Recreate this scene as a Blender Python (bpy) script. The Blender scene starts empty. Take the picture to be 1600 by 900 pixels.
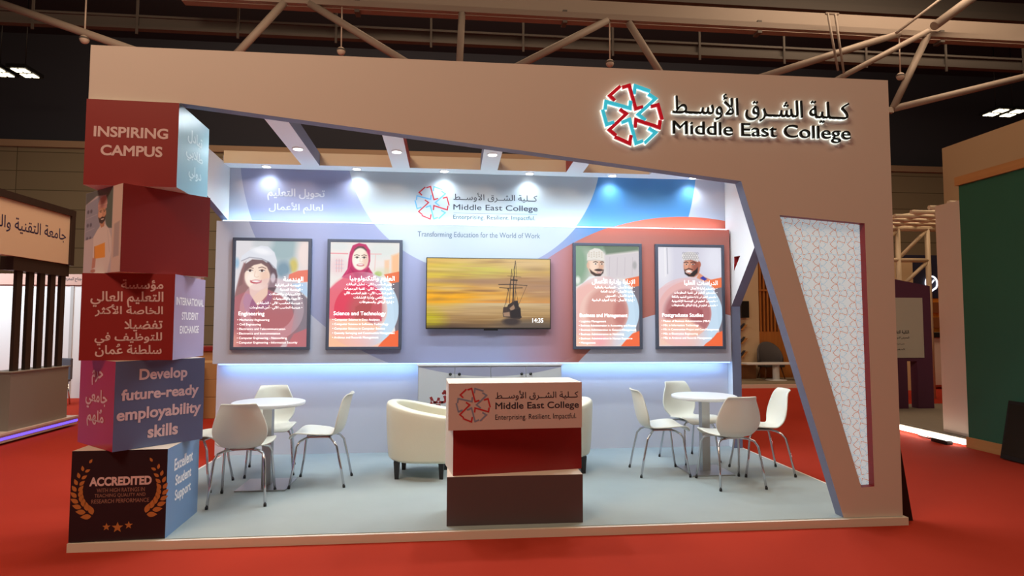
import bpy, bmesh, math, random
import numpy as np
from mathutils import Vector, Matrix
from mathutils.geometry import tessellate_polygon
PI = math.pi
random.seed(7); np.random.seed(7)
scene = bpy.context.scene
COL = scene.collection

# ------------------------------------------------------------------ camera
cam_d = bpy.data.cameras.new('camera'); cam = bpy.data.objects.new('camera', cam_d); COL.objects.link(cam)
CAMP = Vector((2.5161, -4.4614, 1.5215)); YAW, PITCH, ROLL, FOC = 0.100353, 0.058230, -0.0020295, 964.387
fw = Vector((math.sin(YAW)*math.cos(PITCH), math.cos(YAW)*math.cos(PITCH), math.sin(PITCH)))
rt = Vector((math.cos(YAW), -math.sin(YAW), 0)); dn = fw.cross(rt)
r2 = rt*math.cos(ROLL) + dn*math.sin(ROLL); d2 = -rt*math.sin(ROLL) + dn*math.cos(ROLL)
m3 = Matrix((r2, -d2, -fw)).transposed()
cam.matrix_world = Matrix.Translation(CAMP) @ m3.to_4x4()
cam_d.sensor_width = 36; cam_d.sensor_fit = 'HORIZONTAL'; cam_d.lens = FOC/1600*36
cam_d.clip_start = 0.05; cam_d.clip_end = 200
scene.camera = cam

# ------------------------------------------------------------------ world, exposure, big lamps
scene.view_settings.view_transform = 'Standard'
try: scene.view_settings.look = 'None'
except Exception: pass
scene.view_settings.exposure = 0.0; scene.view_settings.gamma = 1.0
scene.view_settings.use_curve_mapping = False
try:
    scene.cycles.use_denoising = True
    scene.cycles.max_bounces = 8; scene.cycles.diffuse_bounces = 5
    scene.cycles.sample_clamp_indirect = 6
except Exception: pass
world = bpy.data.worlds.new('hall_air'); scene.world = world; world.use_nodes = True
bg = world.node_tree.nodes['Background']
bg.inputs[0].default_value = (1.0, 0.70, 0.48, 1); bg.inputs[1].default_value = 0.10

def area(name, loc, target, size, size_y, power, color, spread=PI):
    l = bpy.data.lights.new(name, 'AREA'); l.shape = 'RECTANGLE'; l.size = size; l.size_y = size_y
    l.energy = power; l.color = color; l.spread = spread
    o = bpy.data.objects.new(name, l); COL.objects.link(o); o.location = loc
    o.rotation_euler = (Vector(target)-Vector(loc)).to_track_quat('-Z', 'Y').to_euler()
    return o
WARM = (1.0, 0.70, 0.46)
# rows of hall lamps under the roof (outside the frame, in front of and beside the stand), plus added fill lamps
area('hall_and_fill_lamp', (-2.5, -5.5, 9.0), (0.5, 0, 1.0), 4, 2, 560, WARM)
area('hall_and_fill_lamp', (8.0, -4.0, 9.5), (6.5, 0, 0.5), 4, 2, 120, WARM)
area('hall_and_fill_lamp', (-0.5, 3.5, 7.6), (-4.0, 4.8, 1.5), 2.5, 2.5, 230, WARM)  # added fill, brightens the left sign board and carpet
area('hall_and_fill_lamp', (13, 6, 11.5), (12, 6, 0), 4, 6, 620, WARM)
area('hall_and_fill_lamp', (4, 12, 11.8), (4, 20, 4.5), 24, 2, 720, WARM)  # added fill aimed at the far wall, no fixture there
area('hall_and_fill_lamp', (3, 9, 11.5), (3, 9, 0), 6, 2, 170, WARM)

# ------------------------------------------------------------------ helpers
def lin(c):
    c = c/255.0
    return c/12.92 if c <= 0.04045 else ((c+0.055)/1.055)**2.4
def rgb(*c): return (lin(c[0]), lin(c[1]), lin(c[2]), 1.0)

MATS = {}
def mat(name, color, rough=0.6, metal=0.0, emit=None, strength=1.0, noise=0.0, nscale=60.0, bump=0.0, bscale=200.0, spec=0.5):
    if name in MATS: return MATS[name]
    m = bpy.data.materials.new(name); m.use_nodes = True; nt = m.node_tree; b = nt.nodes['Principled BSDF']
    c = rgb(*color)
    b.inputs['Base Color'].default_value = c; b.inputs['Roughness'].default_value = rough
    b.inputs['Metallic'].default_value = metal; b.inputs['Specular IOR Level'].default_value = spec
    if emit is not None:
        b.inputs['Emission Color'].default_value = rgb(*emit); b.inputs['Emission Strength'].default_value = strength
    if noise or bump:
        tc = nt.nodes.new('ShaderNodeTexCoord')
        n = nt.nodes.new('ShaderNodeTexNoise'); n.inputs['Scale'].default_value = nscale; n.inputs['Detail'].default_value = 3
        nt.links.new(tc.outputs['Object'], n.inputs['Vector'])
    if noise:
        mx = nt.nodes.new('ShaderNodeMix'); mx.data_type = 'RGBA'
        mx.inputs[6].default_value = tuple(x*(1-noise) for x in c[:3])+(1,)
        mx.inputs[7].default_value = tuple(min(1, x*(1+noise)) for x in c[:3])+(1,)
        nt.links.new(n.outputs['Fac'], mx.inputs[0]); nt.links.new(mx.outputs[2], b.inputs['Base Color'])
    if bump:
        n2 = nt.nodes.new('ShaderNodeTexNoise'); n2.inputs['Scale'].default_value = bscale
        nt.links.new(tc.outputs['Object'], n2.inputs['Vector'])
        bp = nt.nodes.new('ShaderNodeBump'); bp.inputs['Strength'].default_value = bump; bp.inputs['Distance'].default_value = 0.01
        nt.links.new(n2.outputs['Fac'], bp.inputs['Height']); nt.links.new(bp.outputs['Normal'], b.inputs['Normal'])
    MATS[name] = m
    return m

def wood(name, c1, c2, scale=6.0, axis=2):
    if name in MATS: return MATS[name]
    m = mat(name, c1, 0.5); nt = m.node_tree; b = nt.nodes['Principled BSDF']
    tc = nt.nodes.new('ShaderNodeTexCoord'); mp = nt.nodes.new('ShaderNodeMapping')
    s = [scale*6]*3; s[axis] = scale*0.4; mp.inputs['Scale'].default_value = s
    n = nt.nodes.new('ShaderNodeTexNoise'); n.inputs['Scale'].default_value = 1; n.inputs['Detail'].default_value = 4
    mx = nt.nodes.new('ShaderNodeMix'); mx.data_type = 'RGBA'; mx.inputs[6].default_value = rgb(*c1); mx.inputs[7].default_value = rgb(*c2)
    nt.links.new(tc.outputs['Object'], mp.inputs['Vector']); nt.links.new(mp.outputs[0], n.inputs['Vector'])
    nt.links.new(n.outputs['Fac'], mx.inputs[0]); nt.links.new(mx.outputs[2], b.inputs['Base Color'])
    return m

def tag(o, label=None, cat=None, group=None, kind=None):
    if label: o['label'] = label
    if cat: o['category'] = cat
    if group: o['group'] = group
    if kind: o['kind'] = kind
    return o
def thing(name, label, cat, loc=(0, 0, 0), rz=0.0, group=None):
    o = bpy.data.objects.new(name, None); COL.objects.link(o); o.empty_display_size = 0.1
    o.location = loc; o.rotation_euler = (0, 0, rz)
    return tag(o, label, cat, group)

def tess(loops, flat):
    want = abs(area2(loops[0]))-sum(abs(area2(L)) for L in loops[1:])
    sc = max(max(abs(p[0]-flat[0][0]), abs(p[1]-flat[0][1])) for p in flat) or 1.0
    rnd = random.Random(1); best = None
    for k in range(8):
        j = 0 if k == 0 else sc*2e-4*k; an = 0.7*k; c_, n_ = math.cos(an), math.sin(an)
        V = [[Vector(((p[0]-flat[0][0])*c_-(p[1]-flat[0][1])*n_+rnd.uniform(-j, j), (p[0]-flat[0][0])*n_+(p[1]-flat[0][1])*c_+rnd.uniform(-j, j), 0)) for p in L] for L in loops]
        tri = tessellate_polygon(V)
        got = sum(abs(area2([flat[i] for i in t_])) for t_ in tri); err = abs(got-want)/(want+1e-12)
        if best is None or err < best[0]: best = (err, tri)
        if err < .01: break
    return best[1]
def area2(L): return 0.5*sum(L[i][0]*L[(i+1) % len(L)][1]-L[(i+1) % len(L)][0]*L[i][1] for i in range(len(L)))

class MB:
    """collects shapes; off is subtracted so that world coordinates can be used under a parent"""
    def __init__(s, off=(0, 0, 0)): s.v = []; s.f = []; s.mi = []; s.off = Vector(off); s.cols = None; s.sm = []
    def add(s, vs, fs, mi=0, smooth=False):
        b = len(s.v); s.v += [Vector(v)-s.off for v in vs]
        for f in fs: s.f.append([b+i for i in f]); s.mi.append(mi); s.sm.append(smooth)
        return s
    def box(s, x0, x1, y0, y1, z0, z1, mi=0, faces=None):
        vs = [(x0,y0,z0),(x1,y0,z0),(x1,y1,z0),(x0,y1,z0),(x0,y0,z1),(x1,y0,z1),(x1,y1,z1),(x0,y1,z1)]
        fs = [(0,1,5,4),(1,2,6,5),(2,3,7,6),(3,0,4,7),(4,5,6,7),(3,2,1,0)]   # front right back left top bottom
        if faces is None: s.add(vs, fs, mi)
        else:
            for f, k in zip(fs, faces): s.add(vs, [f], k)
        return s
    def tube(s, pts, r, n=10, cap=True, mi=0):
        pts = [Vector(p) for p in pts]; rr = r if isinstance(r, (list, tuple)) else [r]*len(pts)
        vs = []; prev = None
        for i, p in enumerate(pts):
            t = (pts[min(i+1, len(pts)-1)]-pts[max(i-1, 0)]).normalized()
            if prev is None:
                a = Vector((0,0,1)) if abs(t.z) < 0.9 else Vector((1,0,0)); u = t.cross(a).normalized()
            else: u = (prev-t*prev.dot(t)).normalized()
            prev = u; w = t.cross(u)
            for k in range(n):
                a = 2*PI*k/n; vs.append(p+(u*math.cos(a)+w*math.sin(a))*rr[i])
        fs = []
        for i in range(len(pts)-1):
            for k in range(n):
                fs.append((i*n+k, i*n+(k+1)%n, (i+1)*n+(k+1)%n, (i+1)*n+k))
        s.add(vs, fs, mi, True)
        if cap:
            b = len(s.v)-len(vs)
            s.f.append([b+k for k in range(n)][::-1]); s.mi.append(mi); s.sm.append(False)
            s.f.append([b+(len(pts)-1)*n+k for k in range(n)]); s.mi.append(mi); s.sm.append(False)
        return s
    def lathe(s, prof, c=(0,0,0), n=32, mi=0):
        vs = []
        for (r, z) in prof:
            for k in range(n):
                a = 2*PI*k/n; vs.append((c[0]+r*math.cos(a), c[1]+r*math.sin(a), c[2]+z))
        fs = []
        for i in range(len(prof)-1):
            for k in range(n): fs.append((i*n+k, i*n+(k+1)%n, (i+1)*n+(k+1)%n, (i+1)*n+k))
        fs.append(list(range(n))[::-1]); fs.append([(len(prof)-1)*n+k for k in range(n)])
        return s.add(vs, fs, mi, False)
    def sphere(s, c, r, n=14, mi=0):
        vs = []; fs = []
        for i in range(n+1):
            th = PI*i/n
            for k in range(n*2):
                a = PI*k/n; vs.append((c[0]+r*math.sin(th)*math.cos(a), c[1]+r*math.sin(th)*math.sin(a), c[2]+r*math.cos(th)))
        for i in range(n):
            for k in range(2*n): fs.append((i*2*n+k, (i+1)*2*n+k, (i+1)*2*n+(k+1)%(2*n), i*2*n+(k+1)%(2*n)))
        return s.add(vs, fs, mi, True)
    def prism(s, loops, o, u, v, w, t, mi=0, side_mi=None, back=True):
        """loops: outer + holes (2D). plane o+u*x+v*y, extruded by w*t (w away from the viewer)"""
        o, u, v, w = map(Vector, (o, u, v, w))
        flat = [p for L in loops for p in L]
        tri = tess(loops, flat)
        P = [o+u*p[0]+v*p[1] for p in flat]
        nrm = u.cross(v)
        def orient(tr, want):
            a, b, c = (Vector(flat[i]) for i in tr)
            cr = (b-a).x*(c-a).y-(b-a).y*(c-a).x
            pos = cr*nrm.dot(w) < 0          # faces -w
            return tr if pos == want else tr[::-1]
        s.add(P, [orient(tuple(t_), True) for t_ in tri], mi)
        if t:
            Q = [p+w*t for p in P]
            if back: s.add(Q, [orient(tuple(t_), False) for t_ in tri], mi)
            k = 0
            for L in loops:
                n = len(L)
                for i in range(n):
                    j = (i+1) % n
                    m_ = mi if side_mi is None else (side_mi(L[i], L[j]) if callable(side_mi) else side_mi)
                    s.add([P[k+i], P[k+j], Q[k+j], Q[k+i]], [(0,1,2,3)], m_)
                k += n
        return s
    def build(s, name, material, parent=None, recalc=True, smooth=False):
        me = bpy.data.meshes.new(name); me.from_pydata([tuple(v) for v in s.v], [], s.f)
        ms = material if isinstance(material, (list, tuple)) else [material]
        for m in ms: me.materials.append(m)
        me.polygons.foreach_set('material_index', s.mi)
        me.polygons.foreach_set('use_smooth', [True]*len(s.f) if smooth else s.sm)
        if recalc:
            bm = bmesh.new(); bm.from_mesh(me); bmesh.ops.remove_doubles(bm, verts=bm.verts, dist=1e-5)
            bmesh.ops.recalc_face_normals(bm, faces=bm.faces); bm.to_mesh(me); bm.free()
        me.update()
        o = bpy.data.objects.new(name, me); COL.objects.link(o)
        if parent is not None: o.parent = parent
        return o
def bevel(o, w=0.006, seg=2):
    m = o.modifiers.new('bevel', 'BEVEL'); m.width = w; m.segments = seg; m.limit_method = 'ANGLE'; m.angle_limit = math.radians(40)
    return o
def copy_tree(o, parent=None):
    c = o.copy(); COL.objects.link(c)
    if parent is not None: c.parent = parent
    for ch in list(o.children): copy_tree(ch, c)
    return c

# ------------------------------------------------------------------ lettering
AF = {'ا':'ﺍﺎ','أ':'ﺃﺄ','إ':'ﺇﺈ','آ':'ﺁﺂ','ب':'ﺏﺐﺑﺒ','ة':'ﺓﺔ','ت':'ﺕﺖﺗﺘ','ث':'ﺙﺚﺛﺜ','ج':'ﺝﺞﺟﺠ','ح':'ﺡﺢﺣﺤ','خ':'ﺥﺦﺧﺨ','د':'ﺩﺪ','ذ':'ﺫﺬ','ر':'ﺭﺮ','ز':'ﺯﺰ','س':'ﺱﺲﺳﺴ','ش':'ﺵﺶﺷﺸ','ص':'ﺹﺺﺻﺼ','ض':'ﺽﺾﺿﻀ','ط':'ﻁﻂﻃﻄ','ظ':'ﻅﻆﻇﻈ','ع':'ﻉﻊﻋﻌ','غ':'ﻍﻎﻏﻐ','ف':'ﻑﻒﻓﻔ','ق':'ﻕﻖﻗﻘ','ك':'ﻙﻚﻛﻜ','ل':'ﻝﻞﻟﻠ','م':'ﻡﻢﻣﻤ','ن':'ﻥﻦﻧﻨ','ه':'ﻩﻪﻫﻬ','و':'ﻭﻮ','ؤ':'ﺅﺆ','ى':'ﻯﻰ','ي':'ﻱﻲﻳﻴ','ئ':'ﺉﺊﺋﺌ','ء':'ﺀ'}
LA = {'ا':'ﻻﻼ','أ':'ﻷﻸ','إ':'ﻹﻺ','آ':'ﻵﻶ'}
MARKS = '\u064f\u064b'
def ar(t):
    base = []; marks = {}
    for c in t:
        if c in MARKS: marks[len(base)-1] = c
        else: base.append(c)
    out = []; i = 0; n = len(base)
    fwd = lambda c: c == 'ـ' or len(AF.get(c, '')) == 4
    con = lambda c: c == 'ـ' or len(AF.get(c, '')) >= 2
    while i < n:
        c = base[i]; p = base[i-1] if i else ' '; pj = fwd(p)
        if c == 'ل' and i+1 < n and base[i+1] in LA:
            out.append(LA[base[i+1]][1 if pj else 0]); i += 2; continue
        f = AF.get(c)
        if not f: g = c
        else:
            nj = i+1 < n and con(base[i+1]) and len(f) == 4
            g = f[(3 if nj else 1) if (pj and len(f) > 1) else (2 if nj else 0)]
        out.append(g)
        if i in marks: out.append(marks[i])
        i += 1
    return ''.join(reversed(out))

_GL = {}
def glyph_loops(text, bold=0.0, res=4):
    key = (text, bold, res)
    if key in _GL: return _GL[key]
    c = bpy.data.curves.new('lettering', 'FONT'); c.body = text; c.size = 1.0
    o = bpy.data.objects.new('lettering', c); COL.objects.link(o)
    bpy.context.view_layer.update()
    cv = o.to_curve(bpy.context.evaluated_depsgraph_get())
    loops = []
    for sp in cv.splines:
        L = []
        if sp.type == 'BEZIER':
            bp = sp.bezier_points; n = len(bp)
            for i in range(n):
                a, b = bp[i], bp[(i+1) % n]
                p0, p1, p2, p3 = a.co.xy, a.handle_right.xy, b.handle_left.xy, b.co.xy
                straight = abs((p1-p0).cross(p3-p0)) < 1e-5 and abs((p2-p0).cross(p3-p0)) < 1e-5
                for k in range(1 if straight else res):
                    t = k/res; q = 1-t
                    L.append(tuple(p0*q**3+p1*(3*q*q*t)+p2*(3*q*t*t)+p3*t**3))
        else:
            L = [tuple(p.co.xy) for p in sp.points]
        M = []
        for p in L:
            if not M or (Vector(p)-Vector(M[-1])).length > 1e-4: M.append(p)
        if len(M) > 2 and (Vector(M[0])-Vector(M[-1])).length < 1e-4: M.pop()
        if len(M) > 2: loops.append(M)
    o.to_curve_clear(); bpy.data.objects.remove(o); bpy.data.curves.remove(c)
    def sarea(L): return 0.5*sum(L[i][0]*L[(i+1) % len(L)][1]-L[(i+1) % len(L)][0]*L[i][1] for i in range(len(L)))
    def inside(p, L):
        r = False; j = len(L)-1
        for i in range(len(L)):
            if (L[i][1] > p[1]) != (L[j][1] > p[1]) and p[0] < (L[j][0]-L[i][0])*(p[1]-L[i][1])/(L[j][1]-L[i][1])+L[i][0]: r = not r
            j = i
        return r
    A = [sarea(L) for L in loops]; par = [None]*len(loops)
    for i, L in enumerate(loops):
        best = None
        for j, K in enumerate(loops):
            if i != j and A[i]*A[j] < 0 and abs(A[j]) > abs(A[i]) and inside(L[0], K):
                if best is None or abs(A[j]) < abs(A[best]): best = j
        par[i] = best
    if bold:
        nl = []
        for i, L in enumerate(loops):
            sgn = 1 if A[i] > 0 else -1
            if par[i] is not None: sgn = -sgn
            n = len(L); N = []
            for k in range(n):
                a, b, d = Vector(L[k-1]), Vector(L[k]), Vector(L[(k+1) % n])
                e1 = (b-a).normalized(); e2 = (d-b).normalized(); t = e1+e2
                t = t.normalized() if t.length > 1e-6 else e1
                nn = Vector((t.y, -t.x)); cs = max(0.5, nn.dot(Vector((e1.y, -e1.x))))
                N.append(tuple(b+nn*(bold*sgn/cs)))
            nl.append(N)
        loops = nl
    groups = [[L]+[loops[j] for j in range(len(loops)) if par[j] == i] for i, L in enumerate(loops) if par[i] is None]
    xs = [p[0] for g in groups for p in g[0]]; ys = [p[1] for g in groups for p in g[0]]
    _GL[key] = (groups, (min(xs), max(xs), min(ys), max(ys)))
    return _GL[key]

def write(mb, text, o, u, v, w, x0, x1, y0, y1, align='fit', bold=0.0, t=0.0, mi=0, res=4):
    """text fitted in the box x0..x1, y0..y1 of plane (o,u,v). align fit stretches; l/r/c keep proportions from the height"""
    groups, (gx0, gx1, gy0, gy1) = glyph_loops(text, bold, res)
    sy = (y1-y0)/(gy1-gy0); sx = (x1-x0)/(gx1-gx0)
    if align != 'fit': sx = min(sy, sx)
    wd = (gx1-gx0)*sx
    ox = {'fit': x0, 'l': x0, 'r': x1-wd, 'c': (x0+x1-wd)/2}[align]
    for g in groups:
        mb.prism([[(ox+(p[0]-gx0)*sx, y0+(p[1]-gy0)*sy) for p in L] for L in g], o, u, v, w, t, mi)
def line_of(mb, text, o, u, v, w, size, x, ybase, align='l', bold=0.0, t=0.0, mi=0, maxw=None, res=3):
    """text at font size with its baseline at ybase"""
    groups, (gx0, gx1, gy0, gy1) = glyph_loops(text, bold, res)
    sx = size
    if maxw and (gx1-gx0)*size > maxw: sx = maxw/(gx1-gx0)
    wd = (gx1-gx0)*sx; ox = {'l': x, 'r': x-wd, 'c': x-wd/2}[align]
    for g in groups:
        mb.prism([[(ox+(p[0]-gx0)*sx, ybase+p[1]*size) for p in L] for L in g], o, u, v, w, t, mi)

# the emblem: six long hooked strokes and six short angled ones around a star
EMB = [('r', [(300,140),(385,112),(458,382),(545,355)]), ('b', [(608,203),(692,255),(487,445),(572,512)]),
       ('r', [(448,600),(458,508),(732,590),(745,505)]), ('b', [(290,548),(385,508),(458,782),(540,750)]),
       ('r', [(270,392),(348,445),(148,637),(228,702)]), ('b', [(100,402),(112,312),(392,378),(400,290)]),
       ('r', [(280,125),(155,240),(215,298)]), ('b', [(440,208),(455,115),(630,170)]),
       ('r', [(636,350),(722,325),(768,498)]), ('b', [(606,602),(690,650),(560,775)]),
       ('r', [(208,715),(385,787),(402,690)]), ('b', [(72,405),(118,577),(205,545)])]
def stroke_quads(pts, wd):
    pts = [Vector(p) for p in pts]; L = []; R = []
    for i, p in enumerate(pts):
        if i == 0: d1 = d2 = (pts[1]-p).normalized()
        elif i == len(pts)-1: d1 = d2 = (p-pts[i-1]).normalized()
        else: d1 = (p-pts[i-1]).normalized(); d2 = (pts[i+1]-p).normalized()
        n1 = Vector((-d1.y, d1.x)); n2 = Vector((-d2.y, d2.x)); n = (n1+n2).normalized()
        k = wd/2/max(0.45, n.dot(n1)); L.append(p+n*k); R.append(p-n*k)
    return L, R
def emblem(mb, o, u, v, w, cx, cy, rad, t=0.0, wd=30, only=None, mi=0, grow=0.0, clip=None):
    for col, pts in EMB:
        if only and col != only: continue
        P = [((x-418)/360*rad+cx, -(y-452)/360*rad+cy) for x, y in pts]
        if grow:
            a, b = Vector(P[0]), Vector(P[1]); P[0] = tuple(a+(a-b).normalized()*grow)
            a, b = Vector(P[-1]), Vector(P[-2]); P[-1] = tuple(a+(a-b).normalized()*grow)
        L, R = stroke_quads(P, wd/360*rad+2*grow)
        if clip is None:
            mb.prism([[tuple(p) for p in L]+[tuple(p) for p in R[::-1]]], o, u, v, w, t, mi)
        else:
            for i in range(len(L)-1):
                q = clip_poly([tuple(L[i]), tuple(L[i+1]), tuple(R[i+1]), tuple(R[i])], clip)
                if len(q) >= 3: mb.prism([q], o, u, v, w, t, mi)
def clip_poly(poly, convex):
    out = poly; n = len(convex)
    ar_ = sum(convex[i][0]*convex[(i+1) % n][1]-convex[(i+1) % n][0]*convex[i][1] for i in range(n))
    sg = 1 if ar_ > 0 else -1
    for i in range(n):
        a, b = convex[i], convex[(i+1) % n]; inp = out; out = []
        f = lambda p: sg*((b[0]-a[0])*(p[1]-a[1])-(b[1]-a[1])*(p[0]-a[0]))
        for k in range(len(inp)):
            p, q = inp[k], inp[(k+1) % len(inp)]; fp, fq = f(p), f(q)
            if fp >= 0: out.append(p)
            if (fp >= 0) != (fq >= 0):
                t = fp/(fp-fq); out.append((p[0]+(q[0]-p[0])*t, p[1]+(q[1]-p[1])*t))
        if len(out) < 3: return []
    return out

# ------------------------------------------------------------------ printed and shown pictures (a fine mesh with a colour per vertex)
class Pic:
    def __init__(s, x0, x1, y0, y1, nx, ny, base):
        s.nx, s.ny = nx, ny
        s.X, s.Y = np.meshgrid(np.linspace(x0, x1, nx), np.linspace(y0, y1, ny))
        s.C = np.zeros((ny, nx, 3)); s.C[:] = base; s.px = (x1-x0)/(nx-1)
    def mix(s, a, col):
        a = np.clip(a, 0, 1)[..., None]; s.C = s.C*(1-a)+np.array(col, float)*a
    def ell(s, cx, cy, rx, ry, col, soft=0.0, al=1.0, rot=0.0):
        c, n = math.cos(rot), math.sin(rot); dx, dy = s.X-cx, s.Y-cy
        d = np.sqrt(((dx*c+dy*n)/rx)**2+((-dx*n+dy*c)/ry)**2)
        e = max(soft, s.px/min(rx, ry)); s.mix(al*np.clip((1+e/2-d)/e, 0, 1), col)
    def ring(s, cx, cy, r0, r1, col, al=1.0, soft=0.0):
        d = np.hypot(s.X-cx, s.Y-cy); e = max(soft, s.px)
        s.mix(al*np.clip((r1-d)/e+.5, 0, 1)*np.clip((d-r0)/e+.5, 0, 1), col)
    def poly(s, pts, col, soft=0.0, al=1.0):
        n = len(pts); D = np.full(s.X.shape, 1e9); ins = np.zeros(s.X.shape, bool); j = n-1
        for i in range(n):
            ax, ay = pts[j]; bx, by = pts[i]; ex, ey = bx-ax, by-ay
            t = np.clip(((s.X-ax)*ex+(s.Y-ay)*ey)/(ex*ex+ey*ey+1e-9), 0, 1)
            D = np.minimum(D, np.hypot(s.X-ax-t*ex, s.Y-ay-t*ey))
            if ay != by:
                cr = ((ay > s.Y) != (by > s.Y)) & (s.X < (bx-ax)*(s.Y-ay)/(by-ay)+ax); ins ^= cr
            j = i
        sd = np.where(ins, D, -D); e = max(soft, s.px); s.mix(al*np.clip(sd/e+.5, 0, 1), col)
    def line(s, pts, wd, col, al=1.0):
        D = np.full(s.X.shape, 1e9)
        for (ax, ay), (bx, by) in zip(pts[:-1], pts[1:]):
            ex, ey = bx-ax, by-ay; t = np.clip(((s.X-ax)*ex+(s.Y-ay)*ey)/(ex*ex+ey*ey+1e-9), 0, 1)
            D = np.minimum(D, np.hypot(s.X-ax-t*ex, s.Y-ay-t*ey))
        s.mix(al*np.clip((wd/2-D)/s.px+.5, 0, 1), col)
    def grad(s, stops, axis='y', al=1.0):
        K = s.Y if axis == 'y' else s.X; xs = [a for a, _ in stops]
        G = np.stack([np.interp(K, xs, [c[i] for _, c in stops]) for i in range(3)], -1); s.C = s.C*(1-al)+G*al
    def build(s, name, material, parent, o, u, v, w_, h_):
        """grid from the top left: o + u*x (0..w_) + v*y (0..h_), v up"""
        o, u, v = map(Vector, (o, u, v)); nx, ny = s.nx, s.ny
        U = np.linspace(0, w_, nx); V = np.linspace(h_, 0, ny)
        P = np.array(o)[None, None]+U[None, :, None]*np.array(u)+V[:, None, None]*np.array(v)
        idx = np.arange(nx*ny).reshape(ny, nx)
        F = np.stack([idx[1:, :-1], idx[1:, 1:], idx[:-1, 1:], idx[:-1, :-1]], -1).reshape(-1, 4)
        me = bpy.data.meshes.new(name); me.from_pydata(P.reshape(-1, 3).tolist(), [], F.tolist())
        ca = me.color_attributes.new('print', 'FLOAT_COLOR', 'POINT')
        c = np.clip(s.C, 0, 255)/255.0; c = np.where(c <= .04045, c/12.92, ((c+.055)/1.055)**2.4)
        rgba = np.concatenate([c, np.ones((ny, nx, 1))], -1).astype(np.float32).reshape(-1)
        ca.data.foreach_set('color', rgba); me.materials.append(material); me.update()
        ob = bpy.data.objects.new(name, me); COL.objects.link(ob)
        if parent is not None: ob.parent = parent
        return ob
def pic_mat(name, strength):
    m = bpy.data.materials.new(name); m.use_nodes = True; nt = m.node_tree; b = nt.nodes['Principled BSDF']
    a = nt.nodes.new('ShaderNodeVertexColor'); a.layer_name = 'print'
    b.inputs['Roughness'].default_value = 0.45
    if strength:
        nt.links.new(a.outputs['Color'], b.inputs['Emission Color']); b.inputs['Emission Strength'].default_value = strength
        b.inputs['Base Color'].default_value = (0.01, 0.01, 0.01, 1)
    else: nt.links.new(a.outputs['Color'], b.inputs['Base Color'])
    return m
M_LIT = pic_mat('backlit_print', 1.0); M_SCREEN = pic_mat('screen_picture', 0.95); M_PRINT = pic_mat('paper_print', 0)

# ------------------------------------------------------------------ materials
W_PAINT = mat('warm_white_paint', (214, 204, 196), 0.55, noise=0.015, nscale=2.5)
WHITE = mat('white_paint', (226, 228, 230), 0.5)
EDGE = mat('blue_grey_paint', (112, 120, 146), 0.55)
RED = mat('deep_red_print', (142, 35, 36), 0.45)
REDEDGE = mat('red_edge_paint', (140, 28, 34), 0.5)
CREAM = mat('cream_paint', (226, 214, 200), 0.5)
LETTER = mat('white_lettering', (238, 234, 236), 0.5)
INK = mat('dark_ink', (38, 42, 58), 0.5)
CHROME = mat('chrome_tube', (205, 205, 210), 0.16, 1.0)
STEEL = mat('brushed_steel', (178, 176, 172), 0.32, 1.0)
BLACK = mat('black_plastic', (18, 18, 20), 0.4)
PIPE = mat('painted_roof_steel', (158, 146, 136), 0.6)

# ------------------------------------------------------------------ the hall
def struct(name, mb, m, **k):
    o = mb.build(name, m); o['kind'] = 'structure'; return o
CARPET = mat('red_hall_carpet', (170, 54, 37), 0.95, noise=0.08, nscale=1.3, bump=0.25, bscale=350, spec=0.1)
struct('floor', MB().box(-30, 40, -22, 26, -0.2, 0), CARPET)
HW = mat('hall_wall_cladding', (150, 138, 112), 0.7)
nt = HW.node_tree; b = nt.nodes['Principled BSDF']
tc = nt.nodes.new('ShaderNodeTexCoord'); mp = nt.nodes.new('ShaderNodeMapping'); mp.inputs['Rotation'].default_value = (PI/2, 0, 0)
br = nt.nodes.new('ShaderNodeTexBrick'); br.inputs['Color1'].default_value = rgb(150, 138, 112); br.inputs['Color2'].default_value = rgb(144, 132, 106)
br.inputs['Mortar'].default_value = rgb(95, 86, 66); br.offset = 0.0; br.inputs['Scale'].default_value = 1.0
br.inputs['Mortar Size'].default_value = 0.016; br.inputs['Brick Width'].default_value = 3.4; br.inputs['Row Height'].default_value = 0.72
nt.links.new(tc.outputs['Object'], mp.inputs[0]); nt.links.new(mp.outputs[0], br.inputs['Vector']); nt.links.new(br.outputs['Color'], b.inputs['Base Color'])
struct('wall_back', MB().box(-30, 40, 20, 20.4, 0, 8.1), HW)
struct('trim_1', MB().box(-30, 40, 19.9, 20.4, 8.1, 8.35), mat('wall_cap_trim', (178, 150, 122), 0.6))
DARK = mat('dark_roof_lining', (50, 53, 64), 0.9)
struct('wall_back_upper', MB().box(-30, 40, 20.1, 20.4, 8.35, 14), DARK)
struct('ceiling', MB().box(-30, 40, -22, 20.4, 12.5, 12.8), DARK)
struct('wall_right', MB().box(13.0, 13.3, -6, 7.6, 0, 5.3), mat('bulkhead_beige', (176, 150, 118), 0.7))

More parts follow.
